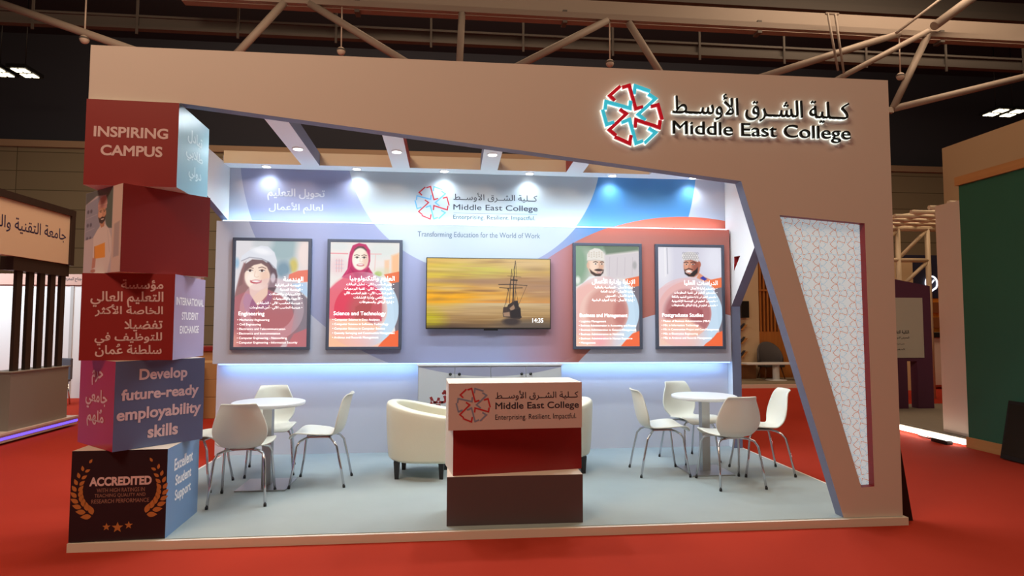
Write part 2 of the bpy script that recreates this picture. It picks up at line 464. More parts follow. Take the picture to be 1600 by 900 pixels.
# roof steel
def pipes(name, label, cat, parts, loc, group=None):
    t = thing(name, label, cat, loc, group=group)
    for pn, pts, r, m in parts: MB(loc).tube(pts, r, 10).build(pn, m, t)
    return t
Y8 = 8.0
t = thing('roof_truss', 'tan painted steel truss with sloping braces crossing above the stand', 'truss', (3, Y8, 8))
MB((3, Y8, 8)).box(-9, 24, Y8-.06, Y8+.06, 7.94, 8.06).build('chord', PIPE, t)
for a, b_ in [((-.835,7.98),(-1.95,6.6)), ((-.36,7.98),(1.85,6.7)), ((2.72,7.95),(2.66,6.5)), ((5.8,7.95),(3.4,6.6)), ((6.25,7.93),(7.1,6.6)),
              ((12.43,8.0),(9.0,6.8)), ((13.12,8.0),(12.21,6.28)), ((12.21,6.28),(16.5,7.42)), ((-6.136,7.66),(-3.6,6.83)), ((-6.136,7.66),(-7.2,8.0))]:
    MB((3, Y8, 8)).tube([(a[0], Y8, a[1]), (b_[0], Y8, b_[1])], 0.075, 10).build('brace', PIPE, t)
MB((3, Y8, 8)).box(-2, 12.2, Y8-.05, Y8+.05, 6.18, 6.30).build('lower_chord', PIPE, t)
t = thing('roof_rafter', 'pair of tan steel rafters running up to the roof at the right', 'rafter', (12.9, 7.9, 8))
MB((12.9, 7.9, 8)).tube([(12.95, 7.8, 7.98), (10.6, 7.8, 6.7)], 0.06).build('lower_pipe', PIPE, t)
MB((12.9, 7.9, 8)).tube([(13.1, 7.8, 8.1), (15.0, 7.8, 9.5)], 0.10).build('upper_pipe', PIPE, t)
MB((12.9, 7.9, 8)).tube([(12.2, 7.8, 7.9), (13.9, 7.8, 9.2)], 0.03).build('rod', PIPE, t)
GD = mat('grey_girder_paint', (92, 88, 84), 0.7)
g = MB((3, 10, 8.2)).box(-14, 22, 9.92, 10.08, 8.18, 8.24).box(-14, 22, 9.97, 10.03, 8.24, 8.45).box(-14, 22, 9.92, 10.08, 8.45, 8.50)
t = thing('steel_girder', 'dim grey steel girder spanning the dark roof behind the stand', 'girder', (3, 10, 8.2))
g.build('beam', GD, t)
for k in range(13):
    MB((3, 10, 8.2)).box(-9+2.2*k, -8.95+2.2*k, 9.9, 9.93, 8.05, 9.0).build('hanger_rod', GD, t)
t = thing('roof_joist', 'tan roof joist with a wide flange above the truss chord', 'joist', (3, 9, 8.6))
MB((3, 9, 8.6)).box(-3.2, 18, 8.9, 9.1, 8.36, 8.52).build('flange', PIPE, t)
MB((3, 9, 8.6)).box(-3.2, 18, 8.97, 9.03, 8.52, 8.9).build('web', PIPE, t)
for k in range(4):
    MB((3, 9, 8.6)).box(.4+4.6*k, .5+4.6*k, 8.88, 9.12, 8.30, 8.60).build('clamp', GD, t)
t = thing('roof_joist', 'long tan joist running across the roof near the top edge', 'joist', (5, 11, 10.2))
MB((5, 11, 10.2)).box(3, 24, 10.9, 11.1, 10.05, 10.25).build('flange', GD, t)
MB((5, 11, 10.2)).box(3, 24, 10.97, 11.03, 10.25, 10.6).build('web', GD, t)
t = thing('roof_pipe', 'thin hanging steel loop below the joist at right', 'pipe', (10.3, 7.9, 7))
MB((10.3, 7.9, 7)).tube([(10.55,7.7,8.2),(10.75,7.7,6.95)], .025).build('rod', PIPE, t)
MB((10.3, 7.9, 7)).tube([(10.72,7.7,8.2),(10.88,7.7,6.9)], .025).build('rod', PIPE, t)
t2 = MB((10.3,7.9,7)).box(10.5, 10.8, 7.68, 7.72, 8.18, 8.22).build('bracket', PIPE, t)
WH2 = mat('fixture_white', (205, 190, 178), 0.5)
for lab, x in (('small round dome camera hanging above the left end of the header', -4.585), ('small round dome camera hanging above the header, left of centre', 0.291),
               ('small round dome camera hanging just above the header logo', 5.838), ('small round dome camera hanging beside the far right brace', 12.42)):
    t = thing('dome_camera', lab, 'camera', (x, 8.0, 7.02), group='dome cameras under the roof')
    MB().sphere((0,0,0), .085).build('dome', WH2, t)
    MB().tube([(0,0,.07),(0,0,.92)], .015).build('stem', WH2, t)
    MB().lathe([(.09,.0),(.09,.03)]).build('collar', GD, t)
LAMP = mat('lit_lamp_lens', (255,255,255), 0.4, emit=(255, 240, 205), strength=5.0)
def bay(x, y, z, lab):
    t = thing('high_bay_light', lab, 'ceiling light', (x, y, z), group='pairs of lit lamps in the dark roof')
    MB().box(-.29, .29, -.44, .44, 0, .12).build('housing', BLACK, t)
    for sx in (-.12, .12):
        for sy in (-.12, .12): MB().box(sx-.085, sx+.085, sy*1.75-.14, sy*1.75+.14, -.02, 0).build('lens', LAMP, t)
    MB().tube([(0,0,.1),(0,0,2.99)], .015).build('rod', BLACK, t)
bay(-11.8, 16.3, 9.5, 'leftmost lit square lamp high in the dark roof at left')
bay(-11.05, 16.3, 9.5, 'lit square lamp in the dark roof, nearer the header of the left pair')
bay(22.9, 16.4, 9.5, 'lit square lamp in the dark roof at right, nearer the header')
bay(23.6, 16.4, 9.5, 'rightmost lit square lamp high in the dark roof')

# ------------------------------------------------------------------ stand platform
HP = 0.062
t = thing('stand_platform', 'low white edged platform with pale blue grey carpet under the stand', 'platform', (3, 1.5, 0))
MB((3,1.5,0)).box(0, 6.0, 0, 2.90, 0, HP-.004).build('plinth', CREAM, t)
SC = mat('pale_blue_carpet', (158, 168, 168), 0.95, noise=0.05, nscale=5, bump=0.2, bscale=400, spec=0.1)
MB((3,1.5,0)).box(0.03, 5.97, 0.03, 2.75, HP-.004, HP).build('carpet', SC, t)

# ------------------------------------------------------------------ portal frame
t = thing('portal_frame', 'large white slanted portal frame across the front of the stand', 'frame', (3, .08, HP))
OFF = (3, .08, HP)
outer = [(0.0, 3.467), (5.977, 3.467), (5.977, HP), (5.496, HP), (4.738, 2.622), (.607, 3.075), (0.0, 3.075)]
hole = [(5.042, 2.365), (5.741, 2.313), (5.752, .289), (5.647, .282)]
def fside(a, b_):
    if a in hole: return 2
    inner = [(5.496, HP), (4.738, 2.622), (.607, 3.075)]
    return 1 if (a in inner and b_ in inner) else 0
MB(OFF).prism([outer, hole], (0, .03, 0), (1,0,0), (0,0,1), (0,1,0), .10, 0, fside).build('frame_body', [W_PAINT, EDGE, REDEDGE], t)
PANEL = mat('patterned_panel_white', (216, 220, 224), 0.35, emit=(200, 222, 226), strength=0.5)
pn = [(5.035, 2.375), (5.749, 2.322), (5.76, .28), (5.64, .273)]
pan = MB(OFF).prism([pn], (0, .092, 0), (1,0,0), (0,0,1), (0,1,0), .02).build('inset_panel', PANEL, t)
pr = MB(OFF); pb = MB(OFF)
for i in range(-1, 6):
    for j in range(16):
        cx = 5.11+.145*i+.0*j; cy = 2.335-.142*j
        emblem(pr, (0,.0915,0), (1,0,0), (0,0,1), (0,1,0), cx, cy, .076, 0, 18, 'r', clip=hole)
        emblem(pb, (0,.0915,0), (1,0,0), (0,0,1), (0,1,0), cx, cy, .076, 0, 18, 'b', clip=hole)
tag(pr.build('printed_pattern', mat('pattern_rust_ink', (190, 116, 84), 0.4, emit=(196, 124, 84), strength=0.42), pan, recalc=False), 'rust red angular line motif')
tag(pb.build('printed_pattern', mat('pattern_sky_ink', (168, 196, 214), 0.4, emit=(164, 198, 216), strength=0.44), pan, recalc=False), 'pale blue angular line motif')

# backlit sign on the header
HALO = mat('halo_light', (255,255,255), 0.5, emit=(235, 250, 240), strength=1.05)
SBLK = mat('sign_black_face', (14, 15, 18), 0.35)
SRED = mat('sign_red_face', (196, 18, 40), 0.35, emit=(190, 16, 38), strength=0.35)
SCYAN = mat('sign_cyan_face', (60, 196, 222), 0.35, emit=(60, 200, 228), strength=0.55)
X_, Z_, YV = (1,0,0), (0,0,1), (0,1,0)
t = thing('logo_emblem', 'backlit red and cyan angular star emblem on the header', 'sign', (3.876, 0.03, 2.87))
O2 = (3.876, 0.03, 2.87); h = MB(O2)
emblem(h, (0,.012,0), X_, Z_, YV, 3.876, 3.101, .238, .012, 38, grow=.004); h.build('halo_backing', HALO, t)
h = MB(O2); emblem(h, (0,-.004,0), X_, Z_, YV, 3.876, 3.101, .238, .016, 38, 'r'); tag(h.build('stroke_set', SRED, t), 'red strokes')
h = MB(O2); emblem(h, (0,-.004,0), X_, Z_, YV, 3.876, 3.101, .238, .016, 38, 'b'); tag(h.build('stroke_set', SCYAN, t), 'cyan strokes')
t = thing('sign_lettering', 'black halo lit two line name sign on the header, Arabic above English', 'sign', (4.9, .03, 2.94)); O2 = (4.9, .03, 2.94)
EN = 'Middle East College'; ARN = ar('كــلية الشــرق الأوســط')
def words_of(parent, off, m, nm, text, o, u, v, w, x0, x1, y0, y1, bold, t_):
    groups, (gx0, gx1, gy0, gy1) = glyph_loops(text, bold); sx = (x1-x0)/(gx1-gx0); sy = (y1-y0)/(gy1-gy0)
    ext = sorted((min(p[0] for p in g[0]), max(p[0] for p in g[0]), i) for i, g in enumerate(groups)); cl = []; hi = None
    for a, b_, i in ext:
        if hi is None or a-hi > .16: cl.append([])
        cl[-1].append(i); hi = b_ if hi is None else max(hi, b_)
    for c in cl:
        h = MB(off)
        for i in c: h.prism([[(x0+(p[0]-gx0)*sx, y0+(p[1]-gy0)*sy) for p in L] for L in groups[i]], o, u, v, w, t_)
        h.build(nm, m, parent, recalc=False)
def name_block(parent, off, m, nm, o, u, v, w, x0, x1, ya0, ya1, ye0, ye1, bold, boldar, t_):
    words_of(parent, off, m, 'arabic_'+nm, ARN, o, u, v, w, x0, x1-.004, ya0, ya1, boldar, t_)
    words_of(parent, off, m, 'english_'+nm, EN, o, u, v, w, x0, x1, ye0, ye1, bold, t_)
name_block(t, O2, SBLK, 'letters', (0,-.004,0), X_, Z_, YV, 4.19, 5.625, 3.085, 3.29, 2.935, 3.068, .002, .002, .016)
name_block(t, O2, HALO, 'halo_backing', (0,.014,0), X_, Z_, YV, 4.184, 5.631, 3.079, 3.296, 2.932, 3.071, .020, .012, .010)

# ------------------------------------------------------------------ rear display wall
WO = (2.9, 2.75, HP)
t = thing('display_wall', 'long rear display wall with printed circles, glowing ledge and name logo', 'wall', WO)
WALL_T = t
def circle_wall(name):
    m = bpy.data.materials.new(name); m.use_nodes = True; nt = m.node_tree; b = nt.nodes['Principled BSDF']; b.inputs['Roughness'].default_value = 0.5
    geo = nt.nodes.new('ShaderNodeTexCoord'); sep = nt.nodes.new('ShaderNodeSeparateXYZ'); nt.links.new(geo.outputs['Object'], sep.inputs[0])
    def math_(op, a, b2=None, c=None):
        n = nt.nodes.new('ShaderNodeMath'); n.operation = op
        for i, x in enumerate((a, b2, c)):
            if x is None: continue
            if isinstance(x, (int, float)): n.inputs[i].default_value = x
            else: nt.links.new(x, n.inputs[i])
        return n.outputs[0]
    def disc(cx, cz, r):
        dx = math_('SUBTRACT', sep.outputs[0], cx-WO[0]); dz = math_('SUBTRACT', sep.outputs[2], cz-WO[2])
        d = math_('SQRT', math_('ADD', math_('MULTIPLY', dx, dx), math_('MULTIPLY', dz, dz)))
        return math_('LESS_THAN', d, r)
    def ramp(axis, x0, x1):
        n = nt.nodes.new('ShaderNodeMapRange'); n.inputs['From Min'].default_value = x0-WO[axis]; n.inputs['From Max'].default_value = x1-WO[axis]
        nt.links.new(sep.outputs[axis], n.inputs['Value']); return n.outputs[0]
    def mixc(f, a, c):
        n = nt.nodes.new('ShaderNodeMix'); n.data_type = 'RGBA'; nt.links.new(f, n.inputs[0])
        for i, x in ((6, a), (7, c)):
            if isinstance(x, tuple): n.inputs[i].default_value = x
            else: nt.links.new(x, n.inputs[i])
        return n.outputs[2]
    base = rgb(182, 186, 204)
    ringL = disc(2.817, 3.6, 2.70); inner = disc(2.817, 3.6, 1.50)
    blue = mixc(ramp(2, 2.2, 2.9), rgb(96, 122, 166), rgb(72, 136, 196))
    ringcol = mixc(ramp(0, 3.6, 4.2), rgb(144, 150, 184), blue)
    c = mixc(ringL, base, ringcol)
    redA = disc(5.37, -.16, 2.99); redB = disc(5.37, -.16, 1.85)
    redring = math_('SUBTRACT', redA, redB)
    redcol = mixc(ramp(2, 2.55, 2.75), rgb(168, 102, 92), rgb(206, 96, 76))
    redf = math_('MULTIPLY', redring, ramp(0, 3.1, 4.0))
    c = mixc(redf, c, redcol)
    c = mixc(inner, c, rgb(176, 188, 198))
    nt.links.new(c, b.inputs['Base Color'])
    return m
GRAPHIC = circle_wall('printed_circle_graphic')
LOWER = mat('pale_lilac_wall', (206, 206, 216), 0.5)
MB(WO).box(-.06, 5.868, 2.75, 2.88, HP, 1.08).build('lower_panel', LOWER, t)
MB(WO).box(-.06, 5.868, 2.75, 2.88, 1.08, 3.43).build('fascia', GRAPHIC, t)
bd = MB(WO).box(-.055, 5.845, 2.60, 2.745, 1.08, 2.655); bd.build('graphic_band', GRAPHIC, t)
sf = MB(WO).box(.02, 5.868, 2.545, 2.752, 3.29, 3.43, 0, (0,0,0,0,0,1)).build('soffit', [mat('soffit_cream', (226, 212, 186), 0.6), mat('uplit_white_paint', (246, 248, 250), .5)], t)  # underside coloured whiter than the front, standing in for LED up-light
LEDU = mat('led_ledge_glow', (255,255,255), .5, emit=(205, 236, 255), strength=2.0)
LEDD = mat('led_blue_glow', (255,255,255), .5, emit=(150, 190, 255), strength=2.0)
MB(WO).box(0.0, 5.83, 2.625, 2.66, 2.655, 2.668).build('led_strip', LEDU, t)
MB(WO).box(0.0, 5.84, 2.62, 2.66, 1.066, 1.08).build('led_strip', LEDD, t)
TRIMRING = mat('downlight_ring', (235,235,235), .4)
LENS = mat('downlight_lens', (255,255,255), .4, emit=(255, 252, 244), strength=9.0)
def spot(loc, power, color=(0.80, 0.93, 1.0), size=1.75, blend=0.7, target=None):
    l = bpy.data.lights.new('downlight_lamp', 'SPOT'); l.energy = power; l.color = color; l.spot_size = size; l.spot_blend = blend; l.shadow_soft_size = 0.04
    o = bpy.data.objects.new('downlight_lamp', l); COL.objects.link(o); o.location = loc
    if target is not None: o.rotation_euler = (Vector(target)-Vector(loc)).to_track_quat('-Z', 'Y').to_euler()
    return o
for k in range(6):
    x = .45+.995*k; y = 2.64; z = 3.29
    d = MB(WO).lathe([(.055, 0), (.055, -.006), (.043, -.008)], (x, y, z), 24).build('downlight', TRIMRING, t)
    MB(WO).lathe([(.042, -.006), (.042, -.010)], (x, y, z), 24).build('lens', LENS, d)
    spot((x, y, z-.03), 14, size=2.5, blend=1.0)
area('led_lamp', (2.9, 2.65, 2.672), (2.9, 2.75, 2.80), 5.75, .03, 10, (0.50, 0.84, 1.0))
area('led_lamp', (2.9, 2.64, 1.062), (2.9, 2.75, .93), 5.8, .03, 15, (0.30, 0.56, 1.0))
# logo on the wall
WF = (0, 2.7485, 0); WB = (0, 2.5985, 0)
h = MB(WO); emblem(h, WF, X_, Z_, YV, 2.299, 2.934, .205, 0, 26, 'r'); tag(h.build('emblem_print', mat('print_red', (186, 40, 48), .5), t, recalc=False), 'red strokes of the printed emblem')
h = MB(WO); emblem(h, WF, X_, Z_, YV, 2.299, 2.934, .205, 0, 26, 'b'); tag(h.build('emblem_print', mat('print_blue', (96, 166, 214), .5), t, recalc=False), 'sky blue strokes of the printed emblem')
name_block(t, WO, INK, 'name', WF, X_, Z_, YV, 2.548, 3.546, 2.955, 3.065, 2.838, 2.925, .006, .004, 0)
TAG3 = 'Enterprising. Resilient. Impactful.'
h = MB(WO); write(h, TAG3, WF, X_, Z_, YV, 2.548, 3.515, 2.735, 2.800); h.prism([[(2.55,2.819),(3.54,2.819),(3.54,2.822),(2.55,2.822)]], WF, X_, Z_, YV, 0)
h.build('tagline', INK, t, recalc=False)
h = MB(WO); write(h, 'Transforming Education for the World of Work', WB, X_, Z_, YV, 2.145, 3.553, 2.495, 2.575); tag(h.build('lettering', mat('slate_ink', (84, 104, 130), .5), t, recalc=False), 'slate blue slogan line')
h = MB(WO); write(h, ar('تحويل التعليم'), WF, X_, Z_, YV, .435, 1.075, 2.925, 3.065, 'fit', .02); write(h, ar('لعالم الأعمال'), WF, X_, Z_, YV, .455, 1.06, 2.775, 2.905, 'fit', .02)
tag(h.build('lettering', mat('faint_white_ink', (196, 200, 212), .5), t, recalc=False), 'faint pale Arabic slogan')

# side panel at right and fin at left
t = thing('cutaway_wall', 'white right side wall cut away on a diagonal with a small red triangle', 'panel', (5.93, 2.6, HP)); O2 = (5.93, 2.6, HP)
prof = [(2.88, HP), (2.88, 3.43), (2.55, 3.42), (.135, 3.462), (.135, 3.33), (1.20, 3.28), (2.63, 1.735), (2.63, HP)]
tri = [(2.532, 2.325), (2.377, 2.319), (2.539, 2.154)]
def pside(a, b_): return 2 if a in tri else 1
MB(O2).prism([prof, tri], (5.87, 0, 0), (0,1,0), (0,0,1), (1,0,0), .11, 0, pside).build('panel_body', [WHITE, EDGE, REDEDGE], t)
MB(O2).prism([[(2.37,2.33),(2.55,2.335),(2.55,2.14)]], (5.92, 0, 0), (0,1,0), (0,0,1), (1,0,0), .02).build('triangle_backing', REDEDGE, t)
t = thing('side_fin', 'white tapering fin joining the rear fascia to the header at left', 'panel', (-.03, 2.5, 2.7)); O2 = (-.03, 2.5, 2.7)
MB(O2).prism([[(2.749, 2.68), (2.749, 3.295), (.135, 3.44), (.135, 3.33)]], (.02, 0, 0), (0,1,0), (0,0,1), (-1,0,0), .07, 0, 1).build('fin_body', [WHITE, EDGE], t)

# roof beams
labs = ['white roof beam with two downlights above the poster of the woman in a helmet', 'white roof beam above the poster of the woman in a magenta headscarf',
        'white roof beam above the middle of the wall screen', 'white roof beam with a red side, above the poster left of the far right one', 'white roof beam nearest the right side wall']
sides = [EDGE, REDEDGE, EDGE, REDEDGE, WHITE]
for k in range(5):
    x0, x1 = .86+.997*k, 1.055+.997*k; xc = (x0+x1)/2; O2 = (xc, 1.4, 3.3)
    t = thing('roof_beam', labs[k], 'beam', O2, group='roof beams of the stand')
    zb = lambda y: 3.285+.047*(2.545-y)
    prof = [(2.545, 3.285), (2.545, 3.425), (1.0, 3.49), (.13, 3.466), (.13, zb(.13)-.02)]
    mb = MB(O2); mb.prism([prof], (x0, 0, 0), (0,1,0), (0,0,1), (1,0,0), x1-x0, 1, 0)
    mb.build('beam_body', [MATS['uplit_white_paint'], sides[k]], t)  # white raised to stand in for up-light on the underside
    for y in (1.95, 1.05):
        z = zb(y)-.008*0
        z = 3.285+(zb(.13)-.02-3.285)*(2.545-y)/(2.545-.13)
        d = MB(O2).lathe([(.058, 0.004), (.058, -.006), (.046, -.008)], (xc, y, z), 24).build('downlight', TRIMRING, t)
        MB(O2).lathe([(.045, -.005), (.045, -.010)], (xc, y, z), 24).build('lens', LENS, d)
        spot((xc, y, z-.03), 52, size=2.8, blend=.6)

# ------------------------------------------------------------------ light box posters
def poster_common(p, x0, x1, y0, y1, left=(232,160,140)):
    """overlapping printed circles of the poster design; box in picture units"""
    w, hh = x1-x0, y1-y0; U = lambda a: x0+a*w; V = lambda a: y0+a*hh
    return U, V, w, hh
def pic_engineering():
    p = Pic(120, 608, 100, 828, 168, 250, (222, 220, 224))
    p.ell(440, 150, 150, 120, (150, 178, 184), 1.0); p.ell(300, 110, 60, 60, (200, 206, 210), 1.0)
    p.ell(585, 190, 60, 130, (240, 222, 216), .9); p.ell(508, 270, 28, 50, (206, 190, 96), .8); p.ell(440, 300, 48, 60, (112, 146, 166), .7)
    p.ell(128, 255, 16, 34, (150, 190, 216), .9); p.ell(480, 400, 60, 60, (200, 190, 200), .9)
    p.poly([(612,296),(540,304),(480,330),(476,356),(540,384),(612,380)], (236, 112, 88), 6)
    p.poly([(500,395),(600,385),(612,490),(560,450)], (176, 206, 236), 4); p.poly([(470,470),(560,450),(612,500),(612,830),(480,830)], (120,108,120), 10)
    p.poly([(175,250),(150,330),(128,430),(108,520),(112,640),(210,620),(260,470),(240,300)], (142, 96, 96), 10)
    p.poly([(330,230),(385,270),(402,340),(396,420),(372,470),(330,440)], (84, 62, 72), 8)
    p.poly([(100,500),(150,470),(215,440),(330,430),(420,470),(500,540),(520,620),(500,740),(430,830),(100,830)], (168, 92, 100), 10)
    p.poly([(212,400),(340,400),(338,470),(272,550),(222,480)], (238, 198, 178), 6)
    p.poly([(190,462),(222,470),(272,548),(246,630),(196,590),(175,520)], (150, 84, 122), 5); p.poly([(345,440),(330,500),(274,548),(292,610),(352,540),(372,480)], (150, 84, 116), 5)
    p.ell(266, 340, 84, 102, (250, 224, 204), .10); p.ell(225, 360, 35, 45, (255, 240, 226), .9); p.ell(318, 350, 30, 60, (240, 200, 176), .9)
    p.poly([(172,330),(182,262),(230,228),(300,232),(345,262),(352,330),(330,280),(290,255),(240,268),(200,300)], (108, 78, 80), 6)
    p.poly([(172,300),(190,240),(160,300),(140,420),(170,400)], (124, 84, 84), 6)
    p.poly([(148,250),(160,205),(210,165),(285,132),(335,138),(378,178),(396,235),(394,296),(372,284),(345,245),(290,220),(215,212),(165,235)], (222, 227, 236), 4)
    p.ell(290, 170, 60, 22, (244, 247, 252), .9, rot=.2); p.line([(158,240),(212,214),(290,222),(345,247),(392,296)], 7, (150, 150, 164), .8)
    p.ell(372, 355, 16, 32, (196, 186, 196), .5)
    p.line([(196,292),(216,284),(238,290)], 6, (112, 80, 74), .9); p.line([(274,286),(298,280),(322,290)], 6, (112, 80, 74), .9)
    for ex in (217, 297): p.ell(ex, 306, 18, 8, (250, 246, 244), .3); p.ell(ex, 306, 9, 8, (60, 38, 36), .3); p.line([(ex-19,305),(ex,297),(ex+19,305)], 4, (72, 46, 44))
    p.line([(252,310),(247,345),(262,352),(276,346)], 4, (222, 178, 156), .8)
    p.ell(258, 382, 38, 13, (196, 66, 78), .2); p.ell(258, 379, 29, 6, (255, 250, 248), .3); p.line([(220,374),(240,392),(262,396),(285,388),(296,372)], 4, (170, 50, 66))
    p.poly([(95,600),(240,560),(420,590),(520,560),(560,830),(95,830)], (176, 84, 88), 60, .45)
    p.ring(370, 570, 150, 215, (226, 190, 200), .38, 3); p.poly([(470,830),(520,740),(612,700),(612,830)], (196, 92, 98), 6, .8)
    p.ell(110, 790, 50, 60, (226, 150, 130), 1.0, .7); p.C = p.C*.87+np.array((232, 216, 220))*.13  # pale haze mixed into all the print colours
    return p
def design_rings(p, cx, cy, R, r, x1, y1, bottom):
    """pale blue ring at right, pink veil at left, orange corners"""
    p.poly([(x1-110, cy-R*.93), (x1+5, cy-R*1.02), (x1+5, cy-R*.70), (x1-60, cy-R*.70)], (240, 120, 74), 5)
    p.poly([(x1-55, cy-R*.70), (x1+5, cy-R*.74), (x1+5, cy+R*.8), (x1-20, cy+R*.7)], (120, 112, 122), 4)
    p.poly([(x1-150, y1+5), (x1-70, y1-90), (x1+5, y1-120), (x1+5, y1+5)], (244, 108, 62), 5)
    # ring, with the colour turning from pink at left to pale blue at right
    d = np.hypot(p.X-cx, p.Y-cy); a = np.clip((R-d)/3+.5, 0, 1)*np.clip((d-r)/3+.5, 0, 1)
    f = np.clip((p.X-cx+30)/(R*.75), 0, 1)[..., None]
    col = np.array((240, 176, 172))*(1-f)+np.array((198, 224, 244))*f; al = (a*(.40+.55*f[..., 0]))[..., None]
    p.C = p.C*(1-al)+col*al
def pic_science():
    p = Pic(68, 562, 78, 822, 168, 250, (240, 232, 228))
    p.ell(120, 250, 60, 60, (238, 214, 216), .9); p.ell(130, 110, 70, 30, (228, 230, 228), .9); p.ell(440, 130, 110, 60, (226, 230, 226), .9)
    p.line([(68,158),(190,160)], 8, (236, 130, 140), .8); p.line([(350,160),(430,160)], 8, (240, 180, 180), .7); p.line([(390,160),(385,280)], 6, (236,190,186), .7)
    for i in range(3):
        p.line([(112+18*i,200),(112+18*i,290)], 5, (224, 150, 160), .7); p.line([(104,212+26*i),(160,212+26*i)], 5, (190, 190, 210), .6)
    p.poly([(505,170),(562,150),(562,330),(505,330)], (250, 196, 150), 20); p.poly([(455,205),(490,200),(490,300),(455,310)], (246, 206, 172), 14)
    p.ell(412, 302, 26, 18, (150, 190, 70), .6); p.ell(440, 290, 60, 30, (220, 220, 190), 1.0, .6)
    p.poly([(60,420),(110,370),(190,310),(240,280),(340,280),(400,330),(440,400),(440,640),(60,640)], (226, 66, 104), 10)
    p.poly([(205,150),(225,100),(270,82),(320,92),(350,135),(352,210),(340,255),(372,300),(340,330),(280,345),(200,340),(150,330),(190,270),(196,200)], (196, 34, 98), 6)
    p.poly([(210,260),(240,290),(300,296),(345,262),(330,320),(250,330)], (168, 22, 84), 14); p.line([(215,170),(208,250),(180,310)], 8, (222, 70, 126), .6); p.line([(345,170),(342,240)], 7, (160, 20, 78), .7)
    p.poly([(234,130),(262,106),(300,106),(326,130),(322,146),(280,122),(240,146)], (92, 62, 66), 5)
    p.ell(280, 198, 58, 80, (252, 236, 218), .12); p.ell(262, 220, 30, 40, (255, 246, 234), .9); p.ell(318, 205, 20, 50, (240, 206, 186), .9)
    p.line([(238,172),(256,166),(274,173)], 5, (92, 64, 60), .9); p.line([(290,173),(308,166),(325,173)], 5, (92, 64, 60), .9)
    for ex in (257, 308): p.ell(ex, 187, 14, 6, (248, 244, 240), .3); p.ell(ex, 187, 7, 6, (56, 38, 36), .3); p.line([(ex-15,187),(ex,179),(ex+15,187)], 3.5, (66, 44, 42))
    p.line([(281,190),(277,214),(287,219),(296,214)], 3.5, (224, 184, 162), .8)
    p.ell(282, 240, 27, 10, (206, 84, 96), .3); p.ell(282, 238, 21, 5, (255, 250, 248), .3)
    p.poly([(60,420),(240,400),(330,420),(400,500),(300,640),(60,640)], (226, 60, 80), 30, .55)
    p.ell(330, 560, 130, 130, (190, 96, 96), .5, .75); p.poly([(250,540),(330,490),(370,520),(340,640),(250,640)], (170, 72, 72), 12, .6)
    p.poly([(60,625),(300,625),(460,700),(440,825),(60,825)], (248, 196, 164), 6, .9); p.ell(330, 760, 120, 60, (240, 200, 200), 1.0, .8); p.ell(110, 800, 80, 50, (250, 190, 150), 1.0, .7)
    design_rings(p, 290, 560, 272, 190, 562, 822, None)
    return p
def pic_business():
    p = Pic(85, 578, 65, 832, 168, 250, (226, 218, 216))
    p.ell(100, 200, 90, 200, (136, 168, 140), .9); p.ell(260, 70, 110, 40, (130, 158, 132), 1.0); p.poly([(300,60),(580,60),(580,95),(320,130)], (110, 130, 108), 20)
    p.poly([(310,140),(580,110),(580,310),(330,310)], (214, 206, 210), 14)
    for i in range(4): p.line([(350+60*i,150),(345+60*i,290)], 4, (190, 178, 186), .7)
    p.ell(545, 210, 16, 30, (150,150,150), .8, .6); p.ell(100, 330, 20, 30, (230, 236, 226), .8)
    p.poly([(85,380),(140,350),(190,300),(230,296),(300,300),(360,340),(380,460),(300,640),(85,640)], (238, 238, 240), 8)
    p.ell(238, 210, 62, 82, (236, 200, 176), .10); p.ell(182, 215, 12, 24, (226, 184, 158), .3)
    p.ell(222, 215, 30, 50, (248, 218, 196), .9); p.ell(285, 210, 18, 50, (222, 176, 150), .9)
    p.poly([(190,240),(203,276),(236,298),(275,296),(299,272),(303,245),(292,262),(283,276),(262,280),(240,276),(214,262)], (70, 46, 42), 7)
    p.ell(265, 250, 34, 9, (66, 42, 40), .4); p.ell(266, 268, 16, 7, (196, 110, 104), .3); p.ell(266, 266, 12, 3, (250,240,236), .4); p.ell(264, 288, 18, 9, (64, 42, 40), .5)
    p.line([(222,190),(240,185),(256,191)], 6, (64, 44, 40)); p.line([(276,190),(292,185),(303,190)], 6, (64, 44, 40))
    for ex in (240, 288): p.ell(ex, 203, 12, 5, (244, 240, 236), .3); p.ell(ex, 203, 6, 5, (50, 34, 32), .3)
    p.line([(266,205),(270,232),(260,236)], 4, (206, 160, 136), .9)
    p.poly([(172,180),(174,130),(192,100),(232,82),(270,86),(298,108),(306,140),(306,182),(240,176)], (232, 226, 218), 4)
    for i in range(6):
        for j in range(3): p.ell(188+20*i, 112+16*j+(i % 2)*6, 6, 5, (204, 190, 172), .6, .8)
    p.line([(172,178),(240,172),(306,180)], 4, (200, 190, 180))
    p.poly([(85,390),(180,350),(330,360),(420,470),(440,600),(360,832),(85,832)], (240, 184, 168), 30, .75)
    p.ell(330, 560, 165, 180, (206, 140, 130), .25, .7); p.ell(430, 580, 50, 110, (186, 110, 104), .7, .7); p.ell(265, 790, 60, 40, (246, 160, 176), 1.0, .8); p.ell(140, 800, 90, 60, (250, 204, 178), 1.0, .8)
    design_rings(p, 305, 570, 272, 190, 578, 832, None)
    return p
